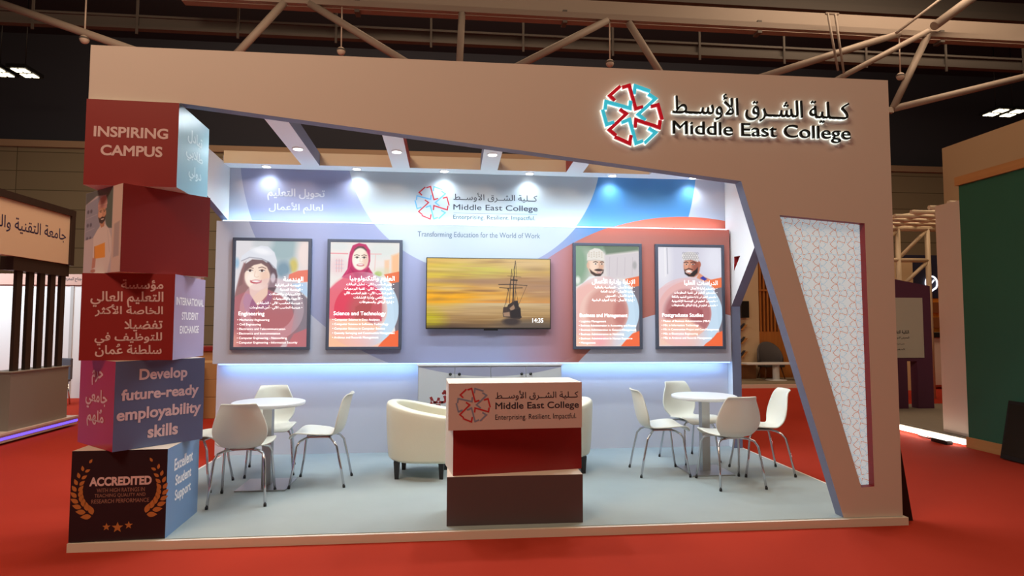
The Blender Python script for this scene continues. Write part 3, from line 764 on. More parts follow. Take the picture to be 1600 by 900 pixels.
def pic_postgraduate():
    p = Pic(86, 572, 72, 840, 168, 250, (214, 212, 226))
    p.ell(130, 200, 60, 200, (232, 230, 238), .9); p.line([(156,80),(160,280)], 7, (170, 168, 182), .8); p.line([(140,80),(142,300)], 10, (244, 242, 246), .7); p.ell(520, 170, 80, 120, (228, 228, 240), 1.0)
    p.poly([(86,400),(200,350),(300,310),(350,295),(420,300),(500,330),(572,360),(572,640),(86,640)], (224, 206, 214), 8)
    p.poly([(400,270),(440,300),(505,330),(440,340),(380,310)], (226, 150, 120), 6); p.poly([(405,312),(430,296),(462,318),(440,332)], (50, 62, 170), 4)
    p.ell(345, 225, 62, 80, (196, 124, 100), .12, rot=-.12); p.ell(402, 205, 13, 24, (182, 104, 82), .3); p.ell(310, 215, 26, 45, (226, 160, 132), .9); p.ell(375, 215, 24, 55, (160, 90, 74), .9)
    p.poly([(285,240),(290,280),(318,300),(360,300),(388,270),(392,225),(376,245),(350,262),(330,285),(300,272)], (44, 30, 32), 7)
    p.line([(294,250),(320,238),(350,246)], 7, (48, 32, 32)); p.ell(322, 262, 26, 11, (255, 248, 244), .3); p.line([(297,258),(320,272),(347,258)], 3, (150, 60, 60))
    p.line([(284,192),(305,186),(318,194)], 6, (48, 32, 32)); p.line([(336,192),(358,184),(376,194)], 6, (48, 32, 32))
    for ex in (304, 354): p.ell(ex, 205, 12, 5, (236, 226, 222), .3); p.ell(ex, 205, 6, 5, (38, 26, 26), .3)
    p.line([(326,205),(320,232),(334,236)], 4, (168, 98, 80), .9)
    p.poly([(276,176),(270,138),(280,118),(320,106),(360,108),(392,130),(398,160),(394,186),(340,168)], (232, 228, 226), 4)
    for j in range(4):
        for i in range(7):
            cx, cy = 282+18*i+(j % 2)*9, 118+17*j
            if 272 < cx < 394 and 112 < cy < 176: p.ring(cx, cy, 6.2, 8.2, (96, 90, 100), .8)
    p.ring(330, 590, 0, 255, (226, 176, 172), .75, 4); p.ell(310, 590, 180, 190, (168, 92, 96), .2, .75)
    p.poly([(160,560),(200,530),(330,520),(420,560),(430,640),(180,640)], (150, 70, 74), 14, .7); p.ell(330, 560, 70, 60, (190, 110, 120), .8, .6)
    p.poly([(86,640),(300,620),(440,720),(420,840),(86,840)], (248, 200, 176), 30, .85); p.ell(250, 780, 80, 60, (240, 206, 214), 1.0, .7)
    design_rings(p, 300, 585, 275, 190, 572, 840, None)
    return p

FRAME = mat('dark_grey_poster_frame', (72, 78, 94), 0.45)
PTXT = mat('backlit_white_text', (255,255,255), .5, emit=(255, 252, 250), strength=1.05)
def poster(x0, x1, label, pic, head_ar, lines_ar, head_en, lines_en, va, ve):
    z0, z1 = 1.232, 2.467; y = 2.60; O2 = ((x0+x1)/2, y, z0)
    t = thing('light_box_poster', label, 'poster', O2, group='lit course posters on the rear wall')
    fr = MB(O2); fw_ = .034
    fr.prism([[(x0,z0),(x1,z0),(x1,z1),(x0,z1)], [(x0+fw_,z0+fw_),(x1-fw_,z0+fw_),(x1-fw_,z1-fw_),(x0+fw_,z1-fw_)]], (0, y-.042, 0), X_, Z_, YV, .04)
    bevel(fr.build('frame', FRAME, t), .004, 2)
    X0, X1, Z0, Z1 = x0+fw_, x1-fw_, z0+fw_, z1-fw_
    pan = pic.build('printed_panel', M_LIT, t, Vector((X0, y-.026, Z0))-Vector(O2), X_, Z_, X1-X0, Z1-Z0)
    o = (0, y-.0275, 0); W = X1-X0; H = Z1-Z0
    h = MB(O2); line_of(h, ar(head_ar), o, X_, Z_, YV, .070, X1-.05, Z1-H*va, 'r', .006, maxw=W*.68); h.build('arabic_heading', PTXT, t, recalc=False)
    h = MB(O2)
    for i, l in enumerate(lines_ar):
        line_of(h, ar(l)+' •', o, X_, Z_, YV, .036, X1-.055, Z1-H*(va+.047+.0425*i), 'r', .004, maxw=W*.72, res=2)
    h.build('arabic_course_list', PTXT, t, recalc=False)
    h = MB(O2); line_of(h, head_en, o, X_, Z_, YV, .060, X0+.045, Z1-H*ve, 'l', .010, maxw=W*.75); h.build('english_heading', PTXT, t, recalc=False)
    h = MB(O2)
    for i, l in enumerate(lines_en):
        line_of(h, '• '+l, o, X_, Z_, YV, .034, X0+.035, Z1-H*(ve+.052+.0425*i), 'l', .003, maxw=W*.9, res=2)
    h.build('english_course_list', PTXT, t, recalc=False)
poster(.134, .979, 'lit poster of a long haired woman in a white helmet, headed Engineering', pic_engineering(), 'الهندسة',
    ['الهندسة الميكانيكية', 'الهندسة المدنية', 'الإلكترونيات والاتصالات', 'الأجهزة والإلكترونيات', 'هندسة الحاسب الآلي - الشبكات', 'هندسة الحاسب الآلي - أمن المعلومات'],
    'Engineering', ['Mechanical Engineering', 'Civil Engineering', 'Electronics and Telecommunication', 'Electronics and Instrumentation', 'Computer Engineering - Networking', 'Computer Engineering - Information Security'], .38, .705)
poster(1.151, 1.979, 'lit poster of a woman in a magenta headscarf, headed Science and Technology', pic_science(), 'العلوم والتكنولوجيا',
    ['علوم الحاسب الآلي - تحليل البيانات', 'علوم الحاسب الآلي - تقنية البرمجيات', 'علوم الحاسب الآلي - علوم الحاسب الآلي', 'المسح الكمي وإدارة الإنشاءات', 'إدارة الوثائق والمحفوظات'],
    'Science and Technology', ['Computer Science in Data Analytics', 'Computer Science in Software Technology', 'Computer Science in Computer Science', 'Quantity Surveying and Construction Management', 'Archives and Records Management'], .365, .70)
poster(3.934, 4.755, 'lit poster of a man in a plain pale embroidered cap, headed Business and Management', pic_business(), 'الإدارة وإدارة الأعمال',
    ['إدارة الأعمال - المحاسبة والمالية', 'إدارة الأعمال - الإدارة العامة', 'إدارة الأعمال - التسويق', 'إدارة الأعمال - إدارة الموارد البشرية'],
    'Business and Management', ['Logistics Management', 'Business Administration in Accounting and Finance', 'Business Administration in General Management', 'Business Administration in Marketing', 'Business Administration in Human Resource', 'Management'], .375, .71)
poster(4.918, 5.762, 'lit poster of a smiling man in a patterned cap, headed Postgraduate Studies', pic_postgraduate(), 'الدراسات العليا',
    ['ماجستير إدارة الأعمال', 'ماجستير العلوم في تقنية المعلومات', 'ماجستير العلوم في إدارة مشاريع التشييد والتكلفة', 'ماجستير العلوم في الهندسة الإلكترونية', 'ماجستير العلوم في إدارة الوثائق والمحفوظات'],
    'Postgraduate Studies', ['Master of Business Administration (MBA)', 'MSc in Information Technology', 'MSc in Construction Project and Cost Management', 'MSc in Electronics Engineering', 'MSc in Archives and Records Management'], .38, .705)

# ------------------------------------------------------------------ wall screen
def pic_ship():
    p = Pic(48, 1385, 60, 815, 400, 226, (220, 180, 110))
    p.grad([(60,(226,190,120)),(180,(224,186,96)),(300,(196,154,106)),(380,(222,166,84)),(470,(240,170,50)),(540,(238,158,64)),(546,(206,176,128)),(640,(196,160,110)),(720,(160,122,74)),(815,(96,72,52))])
    p.ell(90, 330, 330, 260, (250, 200, 20), 1.3, .45); p.ell(150, 490, 380, 60, (255, 176, 0), 1.2, .9); p.ell(560, 190, 420, 70, (214, 214, 96), 1.2, .7); p.ell(200, 240, 300, 90, (228, 206, 60), 1.2, .5)
    p.ell(80, 740, 150, 110, (200, 190, 10), 1.2, .8); p.ell(1300, 400, 330, 130, (176, 136, 110), 1.2, .85); p.ell(1150, 120, 300, 60, (228, 196, 150), 1.2, .7)
    rng = np.random.RandomState(3)
    for i in range(120):
        cx, cy = rng.uniform(40, 1390), rng.uniform(70, 530); w = rng.uniform(60, 260); hh = rng.uniform(4, 16)
        c = [(170,124,84),(240,206,140),(200,150,90),(150,112,86)][rng.randint(4)]
        p.ell(cx, cy, w, hh, c, 1.6, rng.uniform(.12, .4), rng.uniform(-.05, .05))
    p.ell(400, 310, 420, 26, (160, 122, 100), 1.4, .7); p.ell(620, 410, 150, 10, (140, 98, 62), 1.4, .7); p.ell(260, 435, 240, 12, (150, 100, 40), 1.4, .6); p.ell(1000, 330, 400, 30, (176,138,108), 1.4, .5); p.ell(1240, 170, 160, 22, (168, 134, 98), 1.4, .6)
    for i in range(90):
        cx, cy = rng.uniform(40, 1390), rng.uniform(560, 812); w = rng.uniform(60, 300); k = (cy-540)/270
        p.ell(cx, cy, w, 2+5*k, [(226,200,150),(120,92,60),(180,146,90)][rng.randint(3)], 1.4, rng.uniform(.1, .35))
    p.ell(900, 560, 500, 14, (220, 196, 150), 1.2, .6); p.ell(100, 820, 600, 40, (70, 50, 44), 1.0, .6); p.ell(1150, 790, 300, 60, (84, 76, 74), 1.2, .7)
    D = (34, 26, 30)
    p.ell(960, 745, 95, 40, (52, 42, 44), .6, .9)
    p.poly([(866,655),(872,590),(915,585),(925,560),(960,540),(990,520),(1030,515),(1042,580),(1060,600),(1066,680),(1076,700),(1050,718),(990,716),(940,704),(872,696)], (58, 44, 42), 4)
    p.poly([(870,650),(940,640),(945,690),(880,690)], (176, 140, 112), 6, .9); p.poly([(872,600),(915,598),(915,635),(878,640)], (70, 52, 46), 4); p.poly([(940,600),(985,560),(1000,600),(960,640)], (190, 150, 118), 8, .8)
    p.poly([(950,625),(1058,600),(1062,700),(960,705)], D, 4); p.poly([(992,540),(1020,520),(1038,545),(1036,600),(1000,600)], (44, 34, 36), 4)
    for pts, w in (([(1003,80),(985,300),(972,530)], 7), ([(965,170),(950,300),(940,545)], 6), ([(1008,100),(1018,260)], 3), ([(985,255),(985,520)], 8), ([(1012,290),(998,520)], 5),
                   ([(820,340),(950,338),(1132,350)], 7), ([(830,376),(920,380),(1080,376)], 7), ([(918,245),(1066,258)], 3), ([(955,290),(1022,292)], 14),
                   ([(1130,350),(1065,500),(1040,560)], 2.5), ([(930,380),(905,500),(884,590)], 3), ([(1005,400),(1030,510)], 3), ([(920,380),(926,410)], 7), ([(1003,100),(965,250)], 2.5), ([(950,300),(900,560)], 2.5)):
        p.line(pts, w, D)
    return p
t = thing('wall_screen', 'wide flat screen on the rear wall showing a ship at sunset', 'television', (2.959, 2.55, 1.46)); O2 = (2.959, 2.55, 1.46)
bz = MB(O2); bz.box(2.248, 3.669, 2.535, 2.575, 1.462, 2.272); bevel(bz.build('body', BLACK, t), .006, 2)
MB(O2).box(2.6, 3.3, 2.575, 2.60, 1.6, 2.1).build('wall_mount', BLACK, t)
pic_ship().build('display', M_SCREEN, t, Vector((2.258, 2.5335, 1.477))-Vector(O2), X_, Z_, 1.401, .785)
MB(O2).box(2.90, 3.06, 2.53, 2.55, 1.447, 1.463).build('sensor_bar', BLACK, t)
h = MB(O2); write(h, '14:35', (0, 2.5325, 0), X_, Z_, YV, 3.455, 3.58, 1.538, 1.588, 'fit', .008); h.build('clock_digits', PTXT, t, recalc=False)

# ------------------------------------------------------------------ cupboard
O2 = (2.975, 2.6, HP)
t = thing('storage_cupboard', 'low white four door cupboard behind the counter with red Arabic writing', 'cupboard', O2)
CABW = mat('cupboard_white', (196, 198, 202), 0.45); CABA = mat('cupboard_lilac_arc', (150, 152, 176), 0.45)
MB(O2).box(2.172, 3.778, 2.468, 2.748, HP, 1.055).build('body', CABW, t)
MB(O2).box(2.160, 3.790, 2.445, 2.748, 1.055, 1.072).build('top', mat('cupboard_top', (214, 214, 216), .4), t)
xs = [2.174, 2.578, 2.975, 3.372, 3.776]
for i in range(4):
    d = bevel(MB(O2).box(xs[i]+.003, xs[i+1]-.003, 2.450, 2.468, HP+.06, 1.045).build('door', CABW, t), .002, 1)
    kx = xs[i+1]-.05 if i % 2 == 0 else xs[i]+.05
    MB(O2).sphere((kx, 2.435, .965), .017, 8).build('knob', BLACK, d)
    # the lower tip of the printed circle runs across the doors
    arc = []
    x0, x1 = xs[i]+.004, xs[i+1]-.004
    N = 14; fz = lambda x: 1.044-.105*(1-((x-2.985)/.80)**2)
    pts = [(x0+(x1-x0)*k/N, min(1.0435, fz(x0+(x1-x0)*k/N))) for k in range(N+1)]
    MB(O2).prism([pts+[(x1, 1.0445), (x0, 1.0445)]], (0, 2.4493, 0), X_, Z_, YV, 0).build('printed_arc', CABA, d, recalc=False)
h = MB(O2); write(h, ar('تأثير'), (0, 2.4488, 0), X_, Z_, YV, 2.262, 2.62, .60, .835, 'fit', .03); h.build('lettering', RED, t, recalc=False)

# ------------------------------------------------------------------ counter of three stacked boxes
CT = thing('reception_counter', 'counter of three offset boxes, logo box on red box on dark grey box', 'counter', (3.0, .3, HP)); O2 = (3.0, .3, HP)
def rot_box(pa, pb, depth, z0, z1):
    a = Vector((pa[0], pa[1], 0)); b_ = Vector((pb[0], pb[1], 0)); u = (b_-a); n = Vector((-u.y, u.x, 0)).normalized()*depth
    q = [a, b_, b_+n, a+n]
    return [(p.x, p.y, z0) for p in q]+[(p.x, p.y, z1) for p in q]
FC = [(0,1,5,4),(1,2,6,5),(2,3,7,6),(3,0,4,7),(4,5,6,7),(3,2,1,0)]
def cbox(pa, pb, depth, z0, z1, mats, idx, nm, lab):
    mb = MB(O2); vs = rot_box(pa, pb, depth, z0, z1)
    for f, k in zip(FC, idx): mb.add(vs, [f], k)
    return tag(mb.build(nm, mats, CT, recalc=True), lab)
LOGOW = mat('counter_logo_print', (206, 190, 188), .45); GREYD = mat('counter_dark_grey', (86, 74, 78), .5)
cbox((2.505, .11), (3.505, .105), .40, HP, .412, [GREYD, CREAM], (0,1,1,1,1,1), 'base_box', 'dark grey fronted box')
cbox((2.548, .135), (3.535, .285), .38, .412, .755, [RED, CREAM], (0,1,1,1,0,1), 'middle_box', 'red fronted box turned slightly')
cbox((2.512, .055), (3.500, .099), .42, .755, 1.09, [LOGOW, CREAM], (0,1,1,1,1,1), 'top_box', 'pinkish white box with the logo')
ua = Vector((.988, .044, 0)).normalized(); oo = Vector((2.512, .055, .755))-Vector((ua.y, -ua.x, 0))*-.0015; nb = Vector((-ua.y, ua.x, 0))
h = MB(O2); emblem(h, oo, ua, Z_, nb, .178, .178, .128, 0, 30, 'r'); tag(h.build('emblem_print', mat('counter_red_ink', (190, 44, 52), .5), CT, recalc=False), 'red strokes')
h = MB(O2); emblem(h, oo, ua, Z_, nb, .178, .178, .128, 0, 30, 'b'); tag(h.build('emblem_print', mat('counter_blue_ink', (128, 142, 172), .5), CT, recalc=False), 'grey blue strokes')
name_block(CT, O2, INK, 'name', oo, ua, Z_, nb, .34, .965, .208, .278, .132, .195, .012, .006, 0); h = MB(O2); write(h, TAG3, oo, ua, Z_, nb, .34, .945, .058, .108); h.build('tagline', INK, CT, recalc=False)

# ------------------------------------------------------------------ stacked cubes
S = .602
BLUE5 = mat('cube_blue_print', (110, 140, 178), .4); SLATE = mat('cube_slate_print', (94, 106, 142), .4); TEAL = mat('cube_teal_print', (128, 172, 186), .35)
LILAC = mat('cube_lilac_print', (152, 138, 170), .35); NAVY = mat('cube_black_print', (34, 26, 36), .4); CRIM = mat('cube_crimson_print', (172, 32, 54), .4)
PINKW = mat('cube_lettering', (222, 196, 200), .5); GOLD = mat('cube_gold_print', (188, 122, 66), .45)
def cube(k, x, y, yaw, faces, label):
    """faces: materials for front, right, back, left; k counts from the top"""
    t = thing('display_cube', label, 'cube', (x, y, HP+(4-k)*S), yaw, group='stack of printed cubes')
    mb = MB(); a = S/2
    mb.box(-a, a, -a, a, 0, S-.0015, 0, (0, 1, 2, 3, 4, 4)); mb.build('body', list(faces)+[CREAM], t, recalc=False)
    return t
a = S/2; e = .0015
FRONT = ((-a, -a-e, 0), (1,0,0), (0,0,1), (0,1,0)); RIGHT = ((a+e, -a, 0), (0,1,0), (0,0,1), (-1,0,0)); LEFT = ((-a-e, a, 0), (0,-1,0), (0,0,1), (1,0,0))
def put(parent, rows, m, face, name='lettering', lab=None, bold=.03):
    for r_ in rows:
        h = MB(); tx, x0, x1, y0, y1 = r_[:5]; write(h, tx, *face, x0*S, x1*S, y0*S, y1*S, 'fit', r_[5] if len(r_) > 5 else bold)
        h.build(name, m, parent, recalc=False)
c1 = cube(0, .298, .307, .035, (RED, TEAL, CREAM, RED), 'topmost cube, red front reading INSPIRING CAMPUS with a teal side')
put(c1, [('INSPIRING', .09, .89, .56, .685), ('CAMPUS', .17, .835, .345, .47)], PINKW, FRONT)
put(c1, [(ar('تبادل'), .28, .76, .62, .80, .02), (ar('طلابي'), .24, .80, .40, .58, .02), (ar('دولي'), .34, .76, .17, .37, .02)], mat('pale_teal_ink', (206, 228, 232), .5), RIGHT)
c2 = cube(1, .284, .334, .851, (RED, CREAM, CREAM, CREAM), 'second cube from the top, red with a photo of a man on its left side')
def pic_man():
    p = Pic(80, 405, 60, 820, 120, 180, (196, 186, 196))
    p.poly([(80,60),(320,60),(320,120),(250,120),(180,110),(80,170)], (92, 98, 104), 10); p.poly([(270,80),(325,70),(325,430),(280,420),(255,300)], (86, 100, 96), 8)
    p.poly([(85,170),(210,120),(220,420),(160,490),(85,500)], (150, 152, 176), 8)
    for i in range(2):
        for j in range(3): p.ell(108+28*i, 240+125*j, 10, 18, (96, 94, 116), .6)
    p.line([(90,300),(190,280)], 6, (190,186,200), .7); p.line([(90,420),(170,400)], 6, (190,186,200), .7)
    p.poly([(328,60),(405,50),(405,820),(328,820)], (214, 190, 182), 6); p.poly([(345,400),(390,380),(390,680),(345,690)], (176, 160, 164), 12)
    p.poly([(85,500),(160,490),(160,820),(70,820)], (204, 192, 198), 8)
    p.poly([(165,480),(200,420),(225,390),(265,380),(300,430),(325,520),(330,640),(300,820),(150,820),(165,700)], (224, 210, 210), 8)
    p.poly([(215,360),(260,360),(258,400),(232,410)], (190, 136, 112), 5)
    p.ell(235, 285, 36, 66, (206, 152, 126), .15); p.ell(222, 280, 18, 40, (222, 172, 146), .9)
    p.poly([(202,310),(215,360),(238,376),(262,352),(268,300),(256,318),(238,310),(218,322)], (66, 48, 46), 6); p.ell(240, 334, 14, 6, (236, 220, 214), .4)
    p.line([(214,258),(232,254)], 5, (60,42,40)); p.line([(246,254),(264,258)], 5, (60,42,40)); p.ell(224, 268, 6, 4, (40,30,30), .4); p.ell(254, 268, 6, 4, (40,30,30), .4); p.line([(241,270),(244,300)], 4, (170,118,98), .8)
    p.poly([(198,245),(196,190),(212,142),(245,126),(272,140),(278,190),(274,245),(236,228)], (204, 150, 146), 6); p.line([(200,205),(276,200)], 8, (222, 190, 186), .7)
    p.poly([(180,570),(270,548),(276,680),(184,680)], (240, 160, 44), 5); p.line([(180,570),(184,680)], 6, (206, 128, 30))
    p.poly([(165,670),(195,680),(190,760),(160,770)], (200, 140, 116), 8); p.ell(172, 790, 22, 16, (190, 130, 108), .4); p.line([(290,440),(312,640)], 5, (196,182,186), .7)
    return p
pm = pic_man().build('printed_photo', M_PRINT, c2, (-a-e, a, .0), (0,-1,0), (0,0,1), S, S-.002)
c3 = cube(2, .284, .365, .039, (RED, LILAC, CREAM, RED), 'middle cube, red front with six lines of Arabic and a lilac side')
rows = [('مؤسسة', .42, .875, .79, .93), ('التعليم العالي', .10, .88, .61, .79), ('الخاصة الأكثر', .15, .88, .50, .64), ('تفضيلاً', .47, .88, .33, .47), ('للتوظيف في', .16, .88, .17, .32), ('سلطنة عُمان', .17, .88, .04, .19)]
put(c3, [(ar(r_[0]),)+r_[1:]+(.02,) for r_ in rows], PINKW, FRONT)
put(c3, [('INTERNATIONAL', .05, .95, .64, .735, .025), ('STUDENT', .23, .77, .465, .56, .025), ('EXCHANGE', .18, .80, .30, .395, .025)], LETTER, RIGHT)
c4 = cube(3, .268, .374, .832, (SLATE, CREAM, CREAM, CRIM), 'fourth cube from the top, slate blue face reading Develop future-ready employability skills')
put(c4, [('Develop', .25, .79, .735, .90), ('future-ready', .07, .935, .515, .68), ('employability', .03, .97, .29, .465), ('skills', .36, .70, .10, .245)], PINKW, FRONT)
put(c4, [(ar('حرم'), .36, .68, .70, .88, .02), (ar('جامعي'), .20, .82, .43, .66, .02), (ar('مُلهم'), .26, .74, .22, .44, .02)], PINKW, LEFT)
c5 = cube(4, .290, .326, .041, (NAVY, BLUE5, CREAM, NAVY), 'bottom cube, black front with gold laurel and ACCREDITED, blue side')
put(c5, [('ACCREDITED', .19, .84, .605, .705, .045)], PINKW, FRONT)
put(c5, [('WITH HIGH RATINGS IN', .27, .77, .535, .58, .01), ('TEACHING QUALITY AND', .25, .78, .475, .52, .01), ('RESEARCH PERFORMANCE', .22, .82, .415, .46, .01)], mat('dim_copper_ink', (150, 112, 100), .5), FRONT)
put(c5, [('Excellent', .20, .78, .70, .84, .025), ('Student', .24, .74, .52, .645, .025), ('Support', .24, .74, .31, .47, .025)], LETTER, RIGHT)
def leaf(cx, cy, ang, ln, wd):
    L = []
    for k in range(13):
        s_ = k/12; L.append((ln*s_, wd*math.sin(PI*s_**.8)))
    L += [(ln*(12-k)/12, -wd*math.sin(PI*((12-k)/12)**.8)) for k in range(1, 12)]
    c_, n_ = math.cos(ang), math.sin(ang)
    h.prism([[(cx+x*c_-y*n_, cy+x*n_+y*c_) for x, y in L]], *FRONT, 0)
for sd in (1, -1):
    h = MB()
    for k in range(10):
        f = .04+.96*k/9; B = lambda f: ((1-f)**2*.245+2*f*(1-f)*-.08+f*f*.165, (1-f)**2*.27+2*f*(1-f)*.46+f*f*.85)
        (bx, by), (cx_, cy_) = B(f), B(f+.01); tang = math.atan2(cy_-by, cx_-bx); sc = 1-.52*f
        for q in ((.62, -.62) if k < 9 else (0,)):
            an = tang+q; ox, oy = bx+.012*math.cos(tang+q*2.4), by+.012*math.sin(tang+q*2.4)
            X = ox if sd == 1 else 1.0-ox; an = an if sd == 1 else PI-an
            leaf((X+.012)*S, oy*S, an, .115*sc*S, .030*sc*S)
    h.build('laurel_branch', GOLD, c5, recalc=False)
def star(cx, cy, r):
    h = MB()
    h.prism([[(cx+(r if k % 2 == 0 else r*.42)*math.sin(PI*k/5), cy+(r if k % 2 == 0 else r*.42)*math.cos(PI*k/5)) for k in range(10)]], *FRONT, 0)
    h.build('star', GOLD, c5, recalc=False)
star(.385*S, .155*S, .045*S); star(.50*S, .145*S, .062*S); star(.615*S, .165*S, .045*S)

# ------------------------------------------------------------------ tables
TOPW = mat('table_top_white', (228, 232, 234), .3)
def table(x, y, label, yaw=0.0):
    t = thing('round_table', label, 'table', (x, y, HP), yaw, group='round tables of the stand')
    MB().lathe([(.285, .715), (.312, .722), (.318, .735), (.316, .748), (.306, .752)], n=56).build('table_top', TOPW, t, smooth=False)
    MB().box(-.04, .04, -.04, .04, .012, .715).build('pole', STEEL, t)
    bevel(MB().box(-.215, .215, -.215, .215, 0, .012).build('base_plate', STEEL, t), .003, 1)
    MB().box(-.11, .11, -.11, .11, .705, .716).build('top_bracket', STEEL, t)
    return t
table(.885, 1.40, 'round white table with four chairs beside the stacked cubes')
table(5.06, 1.56, 'round white table with four chairs in front of the right posters')

# ------------------------------------------------------------------ chairs
SHELL = mat('ivory_plastic_shell', (222, 222, 210), .35)
def make_chair():
    t = thing('shell_chair', 'chair', 'chair', (0,0,HP), 0, 'white shell chairs around the two tables')
    prof = [(.262,.418,.150), (.250,.446,.188), (.215,.462,.218), (.14,.462,.234), (.05,.452,.232), (-.04,.444,.212), (-.11,.440,.166), (-.160,.452,.142), (-.190,.490,.172),
            (-.206,.535,.204), (-.218,.590,.213), (-.232,.655,.200), (-.246,.720,.176), (-.258,.775,.150), (-.266,.806,.137), (-.282,.815,.133)]
    NX = 11; mb = MB(); vs = []
    for i, (y, z, w) in enumerate(prof):
        f = min(1, max(0, (i-5)/4)); fs_ = 1-f
        for k in range(NX):
            s_ = -1+2*k/(NX-1)
            q = s_*s_
            dy = f*.055*q*(1 if i < 14 else .6); dz = fs_*.022*q*(1 if 1 < i < 8 else .0)
            if i in (6, 7, 8): dy += .012*q
            vs.append((s_*w, y+dy, z+dz))
    fs = [(i*NX+k, i*NX+k+1, (i+1)*NX+k+1, (i+1)*NX+k) for i in range(len(prof)-1) for k in range(NX-1)]
    mb.add(vs, fs, 0, True); o = mb.build('shell', SHELL, t, smooth=True)
    m = o.modifiers.new('sub', 'SUBSURF'); m.levels = 1; m.render_levels = 2
    m = o.modifiers.new('thick', 'SOLIDIFY'); m.thickness = .011; m.offset = 0
    for sx in (-1, 1):
        for sy in (-1, 1):
            fy = .10 if sy > 0 else -.07
            lo = [(sx*.06, fy, .424), (sx*.13, fy+sy*.03, .420), (sx*.172, fy+sy*.062, .402), (sx*.190, fy+sy*.085, .36), (sx*.203, sy*.205, .18), (sx*.216, sy*.238, .008)]
            if sy < 0: lo[3] = (sx*.190, -.165, .36)
            lg = MB().tube(lo, .0105, 10).build('leg', CHROME, t)
            MB().tube([(sx*.2155, sy*.237, .022), (sx*.2165, sy*.239, 0)], .0125, 10).build('foot_cap', BLACK, lg)
    MB().box(-.10, .10, -.09, .12, .420, .432).build('seat_bracket', STEEL, t)
    return t
chairs = [
 (.82, .945, .108, 'white shell chair with its back to the viewer at the left table'),
 (.26, 1.42, math.radians(-96), 'white shell chair half hidden behind the stacked cubes'),
 (.765, 1.95, math.radians(-168), 'white shell chair behind the left table, facing the viewer'),
 (1.352, 1.4675, math.radians(90), 'white shell chair seen side on between the left table and the tub chair'),
 (4.585, 1.553, math.radians(-92), 'white shell chair seen side on at the left of the right table'),
 (5.10, 2.07, math.radians(195), 'white shell chair behind the right table, facing the viewer'),
 (5.09, 1.07, math.radians(3), 'white shell chair with its back to the viewer at the right table'),
 (5.60, 1.47, math.radians(85), 'white shell chair at the right of the right table against the red carpet')]
proto = make_chair()
for i, (x, y, rz, lab) in enumerate(chairs):
    c = proto if i == 0 else copy_tree(proto)
    c.location = (x, y, HP+.002); c.rotation_euler = (0, 0, rz); c['label'] = lab

# ------------------------------------------------------------------ tub chairs
TUB = mat('ivory_leather', (224, 220, 200), .42, bump=.06, bscale=90); DLEG = mat('dark_wood_leg', (28, 22, 22), .4)
def make_tub():
    t = thing('tub_armchair', 'tub', 'armchair', (0,0,HP), 0, 'ivory tub armchairs behind the counter')
    R, F = .325, .27; th = .085
    path = [(R, F*(1-k/4)) for k in range(4)] + [(R*math.cos(PI*k/12), -R*math.sin(PI*k/12)) for k in range(13)] + [(-R, F*(k+1)/4) for k in range(4)]
    n = len(path); secs = []
    for i, (px, py) in enumerate(path):
        a_, b_ = Vector(path[max(i-1, 0)]), Vector(path[min(i+1, n-1)]); d = (b_-a_).normalized(); nrm = Vector((-d.y, d.x))  # outward
        if nrm.dot(Vector((px, min(py, 0)))) < 0: nrm = -nrm
        back = max(0, min(1, (F-py)/(F+R))); top = .60+.115*(back**1.15)
        P = Vector((px, py)); prof = [(0-.035, .165), (0-.008, .185), (.004, .30), (.014, .48), (.020, top-.05), (.014, top-.012), (-.012, top), (-th+.020, top), (-th-.002, top-.014), (-th+.002, top-.05), (-th, .40), (-th, .165)]
        secs.append([(P+nrm*q).to_tuple()+(z,) for q, z in prof])
    m_ = len(secs[0]); vs = [v for s_ in secs for v in s_]; fs = []
    for i in range(n-1):
        for k in range(m_): fs.append((i*m_+k, i*m_+(k+1) % m_, (i+1)*m_+(k+1) % m_, (i+1)*m_+k))
    fs.append(list(range(m_))); fs.append([(n-1)*m_+k for k in range(m_)][::-1])
    o = MB().add(vs, fs, 0, True).build('shell', TUB, t, smooth=True)
    bevel(o, .012, 3)
    # seat base and cushion follow the inner outline
    inn = [(R-th, F-.005)]+[((R-th)*math.cos(PI*k/12), -(R-th)*math.sin(PI*k/12)) for k in range(13)]+[(-(R-th), F-.005)]
    base = MB().prism([inn], (0,0,.165), (1,0,0), (0,1,0), (0,0,1), .16).build('seat_base', TUB, t)
    cush = [(R-th-.004, F+.03)]+[((R-th-.004)*math.cos(PI*k/12), -(R-th-.004)*math.sin(PI*k/12)) for k in range(13)]+[(-(R-th-.004), F+.03)]
    bevel(MB().prism([cush], (0,0,.326), (1,0,0), (0,1,0), (0,0,1), .115).build('seat_cushion', TUB, t, smooth=False), .025, 4)
    for sx in (-1, 1):
        for sy in (-1, 1):
            x, y = sx*.19, (.215 if sy > 0 else -.205)
            vs = []
            for z, w in ((0, .017), (.168, .027)): vs += [(x-w,y-w,z),(x+w,y-w,z),(x+w,y+w,z),(x-w,y+w,z)]
            MB().add(vs, FC).build('leg', DLEG, t)
    return t
tb = make_tub(); tb.location = (2.255, 1.69, HP); tb.rotation_euler = (0, 0, math.radians(-96)); tb['label'] = 'ivory leather tub armchair at the left of the counter, seen from its side'
tb2 = copy_tree(tb); tb2.location = (3.615, 1.76, HP); tb2.rotation_euler = (0, 0, math.radians(94)); tb2['label'] = 'ivory leather tub armchair mostly hidden behind the right edge of the counter'

